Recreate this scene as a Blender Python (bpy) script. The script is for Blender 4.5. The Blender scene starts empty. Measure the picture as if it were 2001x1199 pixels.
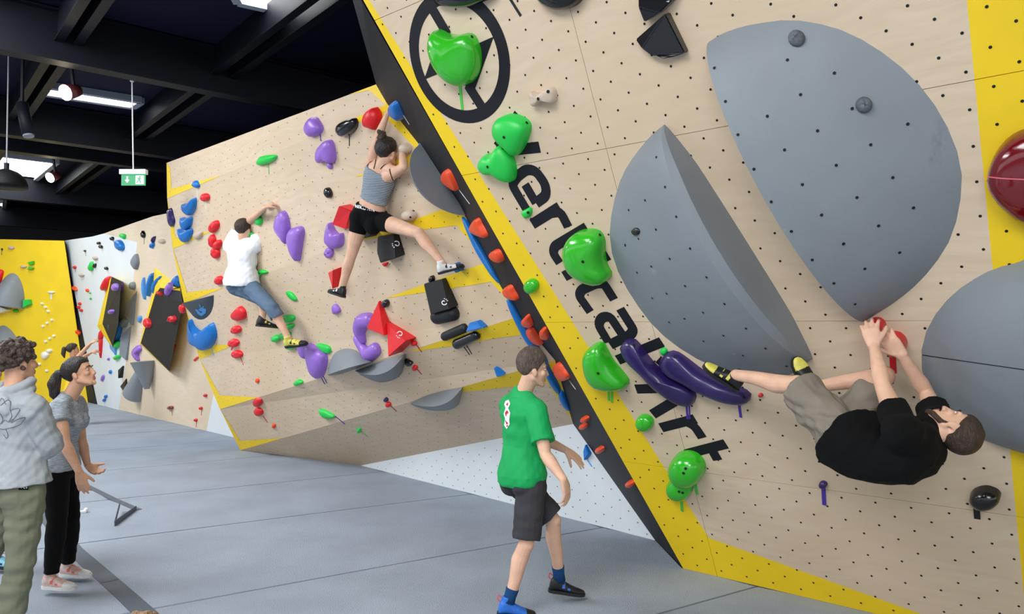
import bpy, bmesh, math, random
import numpy as np
from mathutils import Vector, Matrix
from mathutils.bvhtree import BVHTree
from mathutils.geometry import tessellate_polygon

random.seed(7)
SC = bpy.context.scene
COL = SC.collection
V = Vector

# ------------------------------------------------------------------ camera, world, lights, exposure
F, HC, TH = 1446.0, 1.927, math.radians(1.465)
cam_d = bpy.data.cameras.new('camera')
cam_d.sensor_width = 36.0
cam_d.lens = 36.0 * F / 2001.0
cam_d.clip_end = 200
cam = bpy.data.objects.new('camera', cam_d)
cam.location = (0, 0, HC)
cam.rotation_euler = (math.pi / 2 + TH, 0, 0)
COL.objects.link(cam)
SC.camera = cam

world = bpy.data.worlds.new('daylight')
SC.world = world
world.use_nodes = True
world.node_tree.nodes['Background'].inputs[0].default_value = (0.93, 0.96, 1.0, 1)
world.node_tree.nodes['Background'].inputs[1].default_value = 0.9

SC.view_settings.view_transform = 'Standard'
SC.view_settings.look = 'None'
SC.view_settings.gamma = 1.0
SC.view_settings.use_curve_mapping = False
SC.view_settings.exposure = 0.52


def area(name, loc, target, sx, sy, power, color):
    l = bpy.data.lights.new(name, 'AREA')
    l.shape = 'RECTANGLE'
    l.size, l.size_y = sx, sy
    l.energy = power
    l.color = color
    o = bpy.data.objects.new(name, l)
    o.location = loc
    d = V(target) - V(loc)
    o.rotation_euler = d.to_track_quat('-Z', 'Y').to_euler()
    COL.objects.link(o)
    return o


area('skylight_light', (-2.6, 1.0, 5.35), (-2.2, 2.2, 0), 2.6, 5.0, 300, (0.95, 0.98, 1.0))
area('skylight_light', (-6.5, 6.5, 5.35), (-6.0, 7.6, 0), 2.6, 5.0, 420, (0.95, 0.98, 1.0))
area('skylight_light', (-11.0, 12.5, 5.35), (-10.4, 13.4, 0), 2.6, 5.0, 420, (0.95, 0.98, 1.0))
area('skylight_light', (-1.0, -4.5, 5.35), (0.2, -2.0, 0), 3.0, 6.0, 420, (0.95, 0.98, 1.0))


# ------------------------------------------------------------------ projection helpers (pixels of the photograph -> places)
CT, ST = math.cos(TH), math.sin(TH)
CAM = V((0, 0, HC))


def ray(px, py):
    a, b = (px - 1000.5) / F, (py - 599.5) / F
    return V((a, CT + b * ST, ST - b * CT))


def atd(px, py, d):
    r = ray(px, py)
    return CAM + r * (d / r.y)


def on_plane(px, py, P, n):
    r = ray(px, py)
    return CAM + r * (n.dot(P - CAM) / n.dot(r))


def floor_pt(px, py, z=0.0):
    r = ray(px, py)
    return CAM + r * ((z - HC) / r.z)


def lin(h):
    h = h.lstrip('#')
    c = [int(h[i:i + 2], 16) / 255 for i in (0, 2, 4)]
    return tuple(((x + 0.055) / 1.055) ** 2.4 if x > 0.04045 else x / 12.92 for x in c) + (1,)


# ------------------------------------------------------------------ materials
MATS = {}


def mat(name, color, rough=0.6, var=0.0, vscale=8.0, bump=0.0, bscale=40.0, coat=0.0, metal=0.0, stretch=(1, 1, 1), sss=0.0, spec=0.5, color2=None, detail=4.0):
    if name in MATS:
        return MATS[name]
    m = bpy.data.materials.new(name)
    m.use_nodes = True
    nt = m.node_tree
    b = nt.nodes['Principled BSDF']
    c = lin(color) if isinstance(color, str) else color
    b.inputs['Base Color'].default_value = c
    b.inputs['Roughness'].default_value = rough
    b.inputs['Metallic'].default_value = metal
    b.inputs['Specular IOR Level'].default_value = spec
    if coat:
        b.inputs['Coat Weight'].default_value = coat
        b.inputs['Coat Roughness'].default_value = 0.08
    if sss:
        b.inputs['Subsurface Weight'].default_value = sss
        b.inputs['Subsurface Radius'].default_value = (0.012, 0.005, 0.003)
    if var or bump:
        tc = nt.nodes.new('ShaderNodeTexCoord')
        mp = nt.nodes.new('ShaderNodeMapping')
        mp.inputs['Scale'].default_value = stretch
        geo = nt.nodes.new('ShaderNodeNewGeometry')
        nt.links.new(geo.outputs['Position'], mp.inputs['Vector'])
    if var:
        n = nt.nodes.new('ShaderNodeTexNoise')
        n.inputs['Scale'].default_value = vscale
        n.inputs['Detail'].default_value = detail
        nt.links.new(mp.outputs[0], n.inputs['Vector'])
        r = nt.nodes.new('ShaderNodeValToRGB')
        c2 = lin(color2) if color2 else tuple(min(1, x * (1 + var)) for x in c[:3]) + (1,)
        c1 = tuple(x * (1 - var) for x in c[:3]) + (1,) if not color2 else c
        r.color_ramp.elements[0].position, r.color_ramp.elements[1].position = 0.35, 0.65
        r.color_ramp.elements[0].color, r.color_ramp.elements[1].color = c1, c2
        nt.links.new(n.outputs['Fac'], r.inputs[0])
        nt.links.new(r.outputs[0], b.inputs['Base Color'])
    if bump:
        n2 = nt.nodes.new('ShaderNodeTexNoise')
        n2.inputs['Scale'].default_value = bscale
        n2.inputs['Detail'].default_value = 5
        nt.links.new(mp.outputs[0], n2.inputs['Vector'])
        bp = nt.nodes.new('ShaderNodeBump')
        bp.inputs['Strength'].default_value = bump
        bp.inputs['Distance'].default_value = 0.02
        nt.links.new(n2.outputs['Fac'], bp.inputs['Height'])
        nt.links.new(bp.outputs[0], b.inputs['Normal'])
    MATS[name] = m
    return m


def emit(name, color, strength):
    m = bpy.data.materials.new(name)
    m.use_nodes = True
    b = m.node_tree.nodes['Principled BSDF']
    b.inputs['Base Color'].default_value = (0, 0, 0, 1)
    b.inputs['Emission Color'].default_value = color
    b.inputs['Emission Strength'].default_value = strength
    MATS[name] = m
    return m


def wood_mat(name, c1, c2, c3):
    """plywood: two broad tones plus stretched, warped veneer grain and faint scuffs"""
    m = bpy.data.materials.new(name)
    m.use_nodes = True
    nt = m.node_tree
    L = nt.links
    b = nt.nodes['Principled BSDF']
    b.inputs['Roughness'].default_value = 0.55
    b.inputs['Specular IOR Level'].default_value = 0.3
    geo = nt.nodes.new('ShaderNodeNewGeometry')
    n0 = nt.nodes.new('ShaderNodeTexNoise'); n0.inputs['Scale'].default_value = 0.9; n0.inputs['Detail'].default_value = 2
    L.new(geo.outputs['Position'], n0.inputs['Vector'])
    sc = nt.nodes.new('ShaderNodeVectorMath'); sc.operation = 'SCALE'; sc.inputs['Scale'].default_value = 0.5
    L.new(n0.outputs['Color'], sc.inputs[0])
    ad = nt.nodes.new('ShaderNodeVectorMath'); ad.operation = 'ADD'
    L.new(geo.outputs['Position'], ad.inputs[0]); L.new(sc.outputs[0], ad.inputs[1])
    mp = nt.nodes.new('ShaderNodeMapping'); mp.inputs['Scale'].default_value = (2.0, 2.0, 16.0)
    L.new(ad.outputs[0], mp.inputs['Vector'])
    g = nt.nodes.new('ShaderNodeTexNoise'); g.inputs['Scale'].default_value = 1.6; g.inputs['Detail'].default_value = 6
    L.new(mp.outputs[0], g.inputs['Vector'])
    r = nt.nodes.new('ShaderNodeValToRGB')
    r.color_ramp.elements[0].position, r.color_ramp.elements[1].position = 0.3, 0.7
    r.color_ramp.elements[0].color, r.color_ramp.elements[1].color = lin(c1), lin(c2)
    L.new(g.outputs['Fac'], r.inputs[0])
    k = nt.nodes.new('ShaderNodeTexNoise'); k.inputs['Scale'].default_value = 0.55; k.inputs['Detail'].default_value = 3
    L.new(geo.outputs['Position'], k.inputs['Vector'])
    r2 = nt.nodes.new('ShaderNodeValToRGB')
    r2.color_ramp.elements[0].position, r2.color_ramp.elements[1].position = 0.4, 0.75
    r2.color_ramp.elements[0].color, r2.color_ramp.elements[1].color = (0, 0, 0, 1), (1, 1, 1, 1)
    L.new(k.outputs['Fac'], r2.inputs[0])
    mx = nt.nodes.new('ShaderNodeMixRGB'); mx.inputs[2].default_value = lin(c3)
    L.new(r2.outputs[0], mx.inputs[0]); L.new(r.outputs[0], mx.inputs[1])
    L.new(mx.outputs[0], b.inputs['Base Color'])
    MATS[name] = m
    return m


WOOD = wood_mat('plywood', '#d3bda2', '#dcc8af', '#ceb698')
WOOD2 = wood_mat('plywood_far', '#dbc9b0', '#e4d4bd', '#d6c3a9')
YEL = mat('yellow_paint', '#f0cb12', 0.5, 0.03, 3.0)
WHITEP = mat('white_paint', '#dfe5e8', 0.5, 0.02, 2.0)
BLK = mat('black_paint', '#14161d', 0.6, 0.06, 2.0, spec=0.3)
HOLE = mat('bolt_hole', '#0c0b0a', 0.8)
SEAM = mat('seam', '#8f7f6c', 0.8)
def chalky(name, c, chalk):
    """painted volume with sparse chalk smears and darker shoe scuffs"""
    m = mat(name, c, 0.55, 0.05, 2.2, 0.05, 180.0)
    nt = m.node_tree
    b = nt.nodes['Principled BSDF']
    src = b.inputs['Base Color'].links[0].from_socket
    geo = nt.nodes.new('ShaderNodeNewGeometry')
    last = src
    for sc, lo, hi, col, amt in ((5.0, 0.66, 0.74, chalk, 0.55), (3.0, 0.66, 0.72, '#59626a', 0.35)):
        mp = nt.nodes.new('ShaderNodeMapping')
        mp.inputs['Scale'].default_value = (1, 1, 0.45)
        mp.inputs['Rotation'].default_value = (0.3, 0.6 * sc, 0.2)
        n = nt.nodes.new('ShaderNodeTexNoise')
        n.inputs['Scale'].default_value = sc
        n.inputs['Detail'].default_value = 9
        n.inputs['Roughness'].default_value = 0.65
        nt.links.new(geo.outputs['Position'], mp.inputs['Vector'])
        nt.links.new(mp.outputs[0], n.inputs['Vector'])
        r = nt.nodes.new('ShaderNodeMapRange')
        r.inputs['From Min'].default_value, r.inputs['From Max'].default_value = lo, hi
        r.inputs['To Max'].default_value = amt
        nt.links.new(n.outputs['Fac'], r.inputs['Value'])
        mx = nt.nodes.new('ShaderNodeMixRGB')
        mx.inputs[2].default_value = lin(col)
        nt.links.new(r.outputs[0], mx.inputs[0]); nt.links.new(last, mx.inputs[1])
        last = mx.outputs[0]
    nt.links.new(last, b.inputs['Base Color'])
    return m


GREYV = chalky('grey_volume', '#80878d', '#c3ced8')
DGREYV = mat('dark_grey_volume', '#3d444c', 0.55, 0.05, 3.0)
MATF = mat('grey_carpet', '#9ba4b1', 0.95, 0.07, 1.6, 0.5, 120.0, spec=0.1, detail=9)
GAP = mat('mat_gap', '#1c2028', 0.9)
GREEN = mat('gloss_green', '#2fb41f', 0.22, 0.03, 6, coat=0.6)
GREEN2 = mat('light_green', '#1fc64a', 0.4, 0.03, 6)
PURP = mat('violet', '#9468c8', 0.4, 0.08, 9, coat=0.15)
DPURP = mat('deep_purple', '#2c1c58', 0.3, 0.15, 5, coat=0.3)
BLACKH = mat('gloss_black', '#0d0d10', 0.22, coat=0.4)
BLACKM = mat('matt_black', '#15161a', 0.55, 0.12, 14)
RED = mat('red_resin', '#de1822', 0.4, 0.04, 9)
DRED = mat('dark_red_gloss', '#6e0712', 0.16, coat=0.7)
REDG = mat('red_gloss', '#c81a20', 0.28, coat=0.3)
ORANGE = mat('orange_resin', '#ee4a17', 0.45, 0.04, 12)
BLUE = mat('blue_resin', '#0f72c4', 0.4, 0.05, 8)
LBLUE = mat('pale_blue_resin', '#4f97dc', 0.4, 0.05, 8)
BEIGE = mat('beige_resin', '#c9b6a4', 0.6, 0.06, 20)
WHITER = mat('white_resin', '#f3efdf', 0.5)
GREYH = mat('rough_grey_resin', '#5c6268', 0.6, 0.25, 30, 0.3, 90)
SILV = mat('steel_bolt', '#b5b5b5', 0.35, metal=0.8)
WHITEM = mat('white_print', '#f2f2f2', 0.5)
TAPES = {'green': mat('green_tape', '#4cc244', 0.6), 'purple': mat('purple_tape', '#4a2f9a', 0.6), 'black': mat('black_tape', '#111214', 0.6), 'red': mat('red_tape', '#c3141c', 0.6),
         'blue': mat('blue_tape', '#5aa9e6', 0.6), 'white': mat('white_tape', '#e6e6e2', 0.6), 'orange': mat('orange_tape', '#ea5a33', 0.6), 'grey': mat('grey_tape', '#555d68', 0.6)}


# ------------------------------------------------------------------ object helpers
def link(o, parent=None):
    COL.objects.link(o)
    if parent is not None:
        o.parent = parent
        o.matrix_parent_inverse = Matrix.Identity(4)
    return o


def world_loc(o):
    l = V((0, 0, 0))
    while o is not None:
        l += o.location
        o = o.parent
    return l


def mesh_obj(name, verts, faces, mats, parent=None, mi=None, smooth=False, origin=None):
    """one mesh object from world-space vertices; parented ones are stored relative to the parent"""
    pw = world_loc(parent) if parent is not None else V((0, 0, 0))
    org = V(origin) if origin is not None else pw.copy()
    me = bpy.data.meshes.new(name)
    me.from_pydata([(v[0] - org.x, v[1] - org.y, v[2] - org.z) for v in verts], [], faces)
    for m in (mats if isinstance(mats, (list, tuple)) else [mats]):
        me.materials.append(m)
    if mi is not None:
        me.polygons.foreach_set('material_index', mi)
    if smooth:
        me.polygons.foreach_set('use_smooth', [True] * len(me.polygons))
    me.update()
    o = bpy.data.objects.new(name, me)
    o.location = org - pw
    return link(o, parent)


def empty(name, loc):
    o = bpy.data.objects.new(name, None)
    o.empty_display_size = 0.1
    o.location = loc
    return link(o)


LABELS = {}


def tag(o, label, cat, group=None):
    o['label'] = label
    o['category'] = cat
    if group:
        o['group'] = group
    return o


def struct(o):
    o['kind'] = 'structure'
    return o


def stuff(o):
    o['kind'] = 'stuff'
    return o


class MB:
    """collects simple closed shapes into one vertex / face list"""

    def __init__(s):
        s.v, s.f, s.m = [], [], []

    def add(s, v, f, m=0):
        o = len(s.v)
        s.v += [tuple(x) for x in v]
        s.f += [tuple(i + o for i in q) for q in f]
        s.m += [m] * len(f)

    def poly(s, pts, m=0):
        s.add(pts, [tuple(range(len(pts)))], m)

    def box(s, c, ax, ay, az, m=0):
        c, ax, ay, az = V(c), V(ax), V(ay), V(az)
        v = [c + ax * i + ay * j + az * k for k in (-1, 1) for j in (-1, 1) for i in (-1, 1)]
        s.add(v, [(0, 2, 3, 1), (4, 5, 7, 6), (0, 1, 5, 4), (2, 6, 7, 3), (0, 4, 6, 2), (1, 3, 7, 5)], m)

    def beam(s, a, b, w, h, up=(0, 0, 1), m=0):
        a, b = V(a), V(b)
        d = b - a
        x = d.cross(V(up)).normalized()
        y = x.cross(d).normalized()
        s.box((a + b) / 2, d / 2, x * w / 2, y * h / 2, m)

    def cap(s, a, b, ra, rb, n=12, m=0, k=4):
        """tapered capsule"""
        a, b = V(a), V(b)
        d = b - a
        L = d.length
        d = d / L if L > 1e-6 else V((0, 0, 1))
        x = d.orthogonal().normalized()
        y = d.cross(x)
        rings = [(a - d * ra * math.cos(t), ra * math.sin(t)) for t in [math.pi / 2 * i / k for i in range(1, k + 1)]]
        rings += [(b + d * rb * math.sin(t), rb * math.cos(t)) for t in [math.pi / 2 * i / k for i in range(0, k)]]
        v = [a - d * ra]
        for c, r in rings:
            v += [c + (x * math.cos(2 * math.pi * i / n) + y * math.sin(2 * math.pi * i / n)) * r for i in range(n)]
        v.append(b + d * rb)
        f = [(0, 1 + (i + 1) % n, 1 + i) for i in range(n)]
        for q in range(len(rings) - 1):
            o = 1 + q * n
            f += [(o + i, o + (i + 1) % n, o + n + (i + 1) % n, o + n + i) for i in range(n)]
        o = 1 + (len(rings) - 1) * n
        f += [(o + i, o + (i + 1) % n, len(v) - 1) for i in range(n)]
        s.add(v, f, m)

    def chain(s, pts, rad, n=12, m=0):
        for i in range(len(pts) - 1):
            s.cap(pts[i], pts[i + 1], rad[i], rad[i + 1], n, m)

    def loft(s, cs, As, Bs, n=20, m=0, e=2.0):
        """superelliptic rings around centres cs with half axes As, Bs; flat ends"""
        v = []
        for c, A, B in zip(cs, As, Bs):
            for i in range(n):
                t = 2 * math.pi * i / n
                ca, sa = math.cos(t), math.sin(t)
                ca = math.copysign(abs(ca) ** (2 / e), ca)
                sa = math.copysign(abs(sa) ** (2 / e), sa)
                v.append(V(c) + V(A) * ca + V(B) * sa)
        f = []
        for q in range(len(cs) - 1):
            o = q * n
            f += [(o + i, o + (i + 1) % n, o + n + (i + 1) % n, o + n + i) for i in range(n)]
        f.append(tuple(range(n))[::-1])
        f.append(tuple(range((len(cs) - 1) * n, len(cs) * n)))
        s.add(v, f, m)

    def tubeflat(s, pts, rad, n=16, m=0):
        """tapering tube with flat ends, bending smoothly"""
        pts = [V(p) for p in pts]
        As, Bs = [], []
        x = None
        for i, p in enumerate(pts):
            d = (pts[min(i + 1, len(pts) - 1)] - pts[max(i - 1, 0)]).normalized()
            if x is None:
                x = d.orthogonal().normalized()
            x = (x - d * x.dot(d)).normalized()
            y = d.cross(x)
            As.append(x * rad[i]); Bs.append(y * rad[i])
        s.loft(pts, As, Bs, n, m)

    def ell(s, c, A, B, Cx, nu=16, nv=10, m=0):
        c, A, B, Cx = V(c), V(A), V(B), V(Cx)
        v = [c + Cx]
        for j in range(1, nv):
            p = math.pi * j / nv
            for i in range(nu):
                t = 2 * math.pi * i / nu
                v.append(c + (A * math.cos(t) + B * math.sin(t)) * math.sin(p) + Cx * math.cos(p))
        v.append(c - Cx)
        f = [(0, 1 + i, 1 + (i + 1) % nu) for i in range(nu)]
        for j in range(nv - 2):
            o = 1 + j * nu
            f += [(o + i, o + nu + i, o + nu + (i + 1) % nu, o + (i + 1) % nu) for i in range(nu)]
        o = 1 + (nv - 2) * nu
        f += [(o + i, len(v) - 1, o + (i + 1) % nu) for i in range(nu)]
        s.add(v, f, m)

    def sph(s, c, r, nu=12, nv=8, m=0):
        s.ell(c, (r, 0, 0), (0, r, 0), (0, 0, r), nu, nv, m)

    def prism(s, base, off, m=0):
        n = len(base)
        b = [V(p) for p in base]
        t = [p + (V(off) if not isinstance(off, list) else V(off[i])) for i, p in enumerate(b)]
        s.add(b + t, [tuple(range(n))[::-1], tuple(range(n, 2 * n))] + [(i, (i + 1) % n, n + (i + 1) % n, n + i) for i in range(n)], m)

    def build(s, name, mats, parent=None, smooth=False, origin=None):
        return mesh_obj(name, s.v, s.f, mats, parent, s.m, smooth, origin)


def catmull(pts, per=6, closed=True):
    P = [V((p[0], p[1], 0)) if len(p) == 2 else V(p) for p in pts]
    n = len(P)
    out = []
    rng = range(n) if closed else range(n - 1)
    for i in rng:
        if closed:
            a, b, c, d = P[(i - 1) % n], P[i], P[(i + 1) % n], P[(i + 2) % n]
        else:
            a, b, c, d = P[max(i - 1, 0)], P[i], P[i + 1], P[min(i + 2, n - 1)]
        for k in range(per):
            t = k / per
            out.append(0.5 * ((2 * b) + (c - a) * t + (2 * a - 5 * b + 4 * c - d) * t * t + (3 * b - a - 3 * c + d) * t ** 3))
    if not closed:
        out.append(P[-1])
    return out


def resample(pts, n):
    """n points evenly along a closed polyline"""
    L = [0]
    m = len(pts)
    for i in range(m):
        L.append(L[-1] + (pts[(i + 1) % m] - pts[i]).length)
    out = []
    j = 0
    for k in range(n):
        s = L[-1] * k / n
        while L[j + 1] < s:
            j += 1
        t = (s - L[j]) / max(1e-9, L[j + 1] - L[j])
        out.append(pts[j].lerp(pts[(j + 1) % m], t))
    return out


# ------------------------------------------------------------------ planes of the place
P0 = floor_pt(1335, 1110)                                   # foot of the big overhanging wall
RU = V((0.756, -0.654, 0)).normalized()                     # along its foot, to the right
RV = V((0.292, 0.337, -0.895)).normalized()                 # down its face
RN = RU.cross(RV)
if RN.dot(P0 - CAM) > 0:
    RN = -RN                                                # outward, down towards the hall


def R3(u, v, h=0.0):
    return P0 + RU * u + RV * v + RN * h


def Ruv(px, py):
    w = on_plane(px, py, P0, RN) - P0
    return w.dot(RU), w.dot(RV)


class Surf:
    """surface that pixels are cast onto: bvh mesh or plane"""

    def __init__(s, tris=None, plane=None):
        s.plane = plane
        s.bvh = None
        if tris:
            v, f = [], []
            for t in tris:
                o = len(v)
                v += list(t)
                f.append(tuple(range(o, o + len(t))))
            s.bvh = BVHTree.FromPolygons(v, f)

    def hit(s, px, py):
        r = ray(px, py)
        if s.bvh is not None:
            loc, n, i, d = s.bvh.ray_cast(CAM, r.normalized())
            if loc is None:
                loc, n, i, d = s.bvh.find_nearest(CAM + r * 8)
            if n.dot(r) > 0:
                n = -n
            return loc, n
        P, n = s.plane
        return on_plane(px, py, P, n), n


SR = Surf(plane=(P0, RN))

# back wall creases: picture columns of their left and right ends; depths by how far each stands proud of the mean plane
BA = V((1, 1, 0.615))


def bpt(px, py, proud=0.0):
    r = ray(px, py)
    return CAM + r * ((8.06 - proud - BA.dot(CAM)) / BA.dot(r))


CL = [(326, 318), (327, 388), (338, 486), (360, 592), (390, 701), (430, 799), (470, 879)]
CR = [(735, 165), (757, 203), (827, 292), (897, 397), (953, 512), (1012, 619), (1085, 704)]
PRL = [0.05, 0.22, 0.35, 0.54, 0.65, 0.84, 0.77]
PRR = [0.0, 0.11, 0.16, 0.26, 0.29, 0.35, 0.10]
BL = [bpt(*p, q) for p, q in zip(CL, PRL)]
BR = [bpt(*p, q) for p, q in zip(CR, PRR)]
BL[6] = floor_pt(470, 879)


def tri_plane(a, b, c):
    n = (b - a).cross(c - a).normalized()
    if n.dot(a - CAM) > 0:
        n = -n
    return a, n


# undercut below the lowest crease and the white footing
cmid = BL[6].lerp(BR[6], 0.0)
pl5 = tri_plane(BL[5], BR[6], BL[6])
C6M = on_plane(625, 834.9, *pl5)
FM = floor_pt(705, 909)
FR = floor_pt(1280, 1055)
UC = on_plane(1120, 828, *tri_plane(C6M, BR[6], FM))
btris = []
for i in range(6):
    btris += [(BL[i], BR[i], BR[i + 1]), (BL[i], BR[i + 1], BL[i + 1])]
btris += [(BL[6], C6M, FM), (C6M, BR[6], FM), (BR[6], UC, FM), (FM, UC, FR)]
SB = Surf(tris=btris)

FP = (V((0, 8.05, 0)), -V((1, 1, 0.12)).normalized())       # far end of the same long wall
SF = Surf(plane=FP)
YP = (V((0, 18.75, 0)), V((0, -1, 0)))                      # yellow end wall
SY = Surf(plane=YP)

# black flank of the overhanging wall, between its front edge and the back wall
front_edge = [(640, -105), (706, 0), (790, 147), (870, 287), (960, 444), (1060, 619), (1160, 793), (1260, 968), (1335, 1110)]
side_tris = []
fe = [on_plane(x, y, P0, RN) for x, y in front_edge]
be = [atd(650, -150, 6.0), atd(689, 0, 6.3), BR[0], BR[1], BR[2], BR[3], BR[4], BR[5], BR[6], UC, FR, P0 + V((-0.01, 0.01, 0))]
fi = [0, 1, 1, 2, 3, 4, 4, 5, 6, 7, 8, 8]

# ------------------------------------------------------------------ clipping and flat paint
def clip_line(poly, a, b, keep=1):
    """part of a 2-D polygon on the left (keep=1) or right side of the line a->b"""
    out = []
    n = len(poly)
    sd = lambda p: keep * ((b[0] - a[0]) * (p[1] - a[1]) - (b[1] - a[1]) * (p[0] - a[0]))
    for i in range(n):
        p, q = poly[i], poly[(i + 1) % n]
        sp, sq = sd(p), sd(q)
        if sp >= 0:
            out.append(p)
        if (sp > 0 and sq < 0) or (sp < 0 and sq > 0):
            t = sp / (sp - sq)
            out.append((p[0] + (q[0] - p[0]) * t, p[1] + (q[1] - p[1]) * t))
    return out


def proj(p):
    d = p - CAM
    y = d.y * CT + d.z * ST
    return (1000.5 + F * d.x / y, 599.5 - F * (d.z * CT - d.y * ST) / y)


def tess(poly2):
    return tessellate_polygon([[V((p[0], p[1], 0)) for p in poly2]])


def paint(mb, poly, tris, m, lift=0.003):
    """paint a picture polygon onto wall triangles as thin flat faces"""
    for t in tris:
        pp = [proj(x) for x in t]
        ar = sum(pp[i][0] * pp[(i + 1) % 3][1] - pp[(i + 1) % 3][0] * pp[i][1] for i in range(3))
        q = list(poly)
        for i in range(3):
            if len(q) > 2:
                q = clip_line(q, pp[i], pp[(i + 1) % 3], 1 if ar > 0 else -1)
        if len(q) < 3:
            continue
        P, n = tri_plane(*t)
        pts = [on_plane(x, y, P, n) + n * lift for x, y in q]
        o = len(mb.v)
        mb.v += [tuple(p) for p in pts]
        for f in tess(q):
            mb.f.append(tuple(o + i for i in f))
            mb.m.append(m)


def disc(mb, c, n, r, k=8, m=0):
    x = n.orthogonal().normalized()
    y = n.cross(x)
    mb.poly([c + (x * math.cos(2 * math.pi * i / k) + y * math.sin(2 * math.pi * i / k)) * r for i in range(k)], m)


# ------------------------------------------------------------------ floor of mats
floor_root = struct(empty('floor', (0, 6, 0)))
mb = MB()
mb.box((-4, 9, -0.32), (26, 0, 0), (0, 22, 0), (0, 0, 0.02))
struct(mb.build('subfloor', GAP, floor_root))
M2, N2 = V((0.86, 0.51, 0)).normalized(), V((-0.51, 0.86, 0)).normalized()
cuts = [-9.0, -5.3, -1.75, 0.1, 1.95, 3.85, 5.68, 7.64, 9.45, 11.4, 13.2, 15.1, 17.0, 19.5, 23.0]
for a, b in zip(cuts[:-1], cuts[1:]):
    # each mat a slightly wavy sheet so that its cover looks pulled and creased
    mb = MB()
    g = 0.011
    nx, ny = 120, 8
    vs = []
    for j in range(ny + 1):
        for i in range(nx + 1):
            s = -22 + 44 * i / nx
            t = (a + g) + (b - a - 2 * g) * j / ny
            w = 0.02 * math.sin(s * 0.33 + b) * math.sin(math.pi * j / ny) if False else 0.0
            p = M2 * s + N2 * (t + 0.045 * math.sin(s * 0.55 + round(a if j == 0 else b, 1)) * (1 if j in (0, ny) else 0))
            e = 0.010 if j in (0, ny) else 0.0
            vs.append(p + V((0, 0, -e + w)))
    fs = [(j * (nx + 1) + i, j * (nx + 1) + i + 1, (j + 1) * (nx + 1) + i + 1, (j + 1) * (nx + 1) + i) for j in range(ny) for i in range(nx)]
    mb.add(vs, fs)
    # front and back skirts give the mat its thickness at the seams
    for j in (0, ny):
        r = [j * (nx + 1) + i for i in range(nx + 1)]
        o = len(mb.v)
        mb.v += [(mb.v[k][0], mb.v[k][1], -0.28) for k in r]
        mb.f += [(r[i], r[i + 1], o + i + 1, o + i) for i in range(nx)]
        mb.m += [0] * nx
    mb.build('floor_mat', MATF, floor_root, smooth=False)


def floor_strip(name, pts, w, m, h=0.004, label=None, parent=None):
    P = [floor_pt(*p) for p in pts]
    mb = MB()
    for i in range(len(P) - 1):
        d = (P[i + 1] - P[i]).normalized()
        mb.box((P[i] + P[i + 1]) / 2 + V((0, 0, h / 2)), (P[i + 1] - P[i]) / 2 + d * 0.004, V((-d.y, d.x, 0)) * w / 2, (0, 0, h / 2))
    return mb.build(name, m, parent, origin=P[0])


t = floor_strip('tape_line', [(60, 975), (145, 1075), (215, 1136), (300, 1212)], 0.13, TAPES['grey'])
tag(t, 'wide grey tape line stuck to the mat in front of the grey-shirted woman', 'tape')
t = floor_strip('tape_line', [(170, 949), (222, 975), (270, 996)], 0.07, TAPES['grey'])
tag(t, 'narrower grey tape strip ending in a point beside the peeled loop on the mat', 'tape')
# the peeled, upright loop of tape at its end and the scrap further left
a, b, c = floor_pt(266, 996), floor_pt(224, 1028), floor_pt(234, 1000)
mb = MB()
mb.beam(a + V((0, 0, 0.02)), b + V((0, 0, 0.03)), 0.006, 0.05)
mb.beam(b + V((0, 0, 0.03)), c + V((0, 0, 0.09)), 0.006, 0.05)
t = mb.build('tape_loop', TAPES['grey'], origin=b)
tag(t, 'peeled loop of tape standing up from the mat at the strip end', 'tape')
a, b = floor_pt(152, 1003), floor_pt(168, 1001)
mb = MB()
mb.beam(a + V((0, 0, 0.012)), b + V((0, 0, 0.012)), 0.05, 0.02)
mb.sph(b + V((0, 0, 0.03)), 0.022)
t = mb.build('tape_scrap', [TAPES['white']], origin=a)
tag(t, 'crumpled pale tape scrap on the mat behind the woman in black trousers', 'tape')

# ------------------------------------------------------------------ the big overhanging wall
wr = struct(empty('wall_right', P0))
UMIN, UMAX, VTOP = -2.6, 4.6, -6.2
edge_l = [(-3.0, -9.0)]


def uv_front(v):                                              # front edge of the wall, u at a given v
    return v * (1.372 / 4.754)


def cell(u0, u1, v0, v1):
    c = [(u0, v0), (u1, v0), (u1, v1), (u0, v1)]
    c = clip_line(c, (0, 0), (-1.372, -4.754), 1)             # right of the slanting front edge
    return c


def build_panel(c, name='panel'):
    """a plywood sheet split along the painted border"""
    mb = MB()
    rest = c
    pieces = []
    lines = [((0.302, -0.373), (-1.312, -4.737)), ((1.703, -0.091), (0.302, -0.373)), ((2.268, 0.0), (2.268, -6.0))]
    keep = [1, 1, -1]
    for (a, b), k in zip(lines, keep):
        if len(rest) < 3:
            break
        y = clip_line(rest, a, b, -k)
        rest = clip_line(rest, a, b, k)
        if len(y) >= 3:
            pieces.append((y, 1))
    if len(rest) >= 3:
        pieces.append((rest, 0))
    for pc, m in pieces:
        top = [R3(u, v) for u, v in pc]
        mb.prism([p - RN * 0.02 for p in top], RN * 0.02, m)
    return mb.build(name, [WOOD, YEL], wr)


us = [-2.15, 0.29, 2.73, 5.17]
vs_ = [0.0, -0.976, -2.184, -3.392, -4.6, -5.8]
for j in range(len(vs_) - 1):
    for i in range(3):
        c = cell(us[i] + 0.0015, us[i + 1] - 0.0015, vs_[j + 1] + 0.0015, vs_[j] - 0.0015)
        if len(c) >= 3:
            build_panel(c)
mb = MB()
c = [(0, 0), (5.17, 0), (5.17, -5.8), (-1.67, -5.8)]
mb.prism([R3(u, v, -0.06) for u, v in c], RN * 0.035)
mb.build('backing', SEAM, wr)

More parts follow.
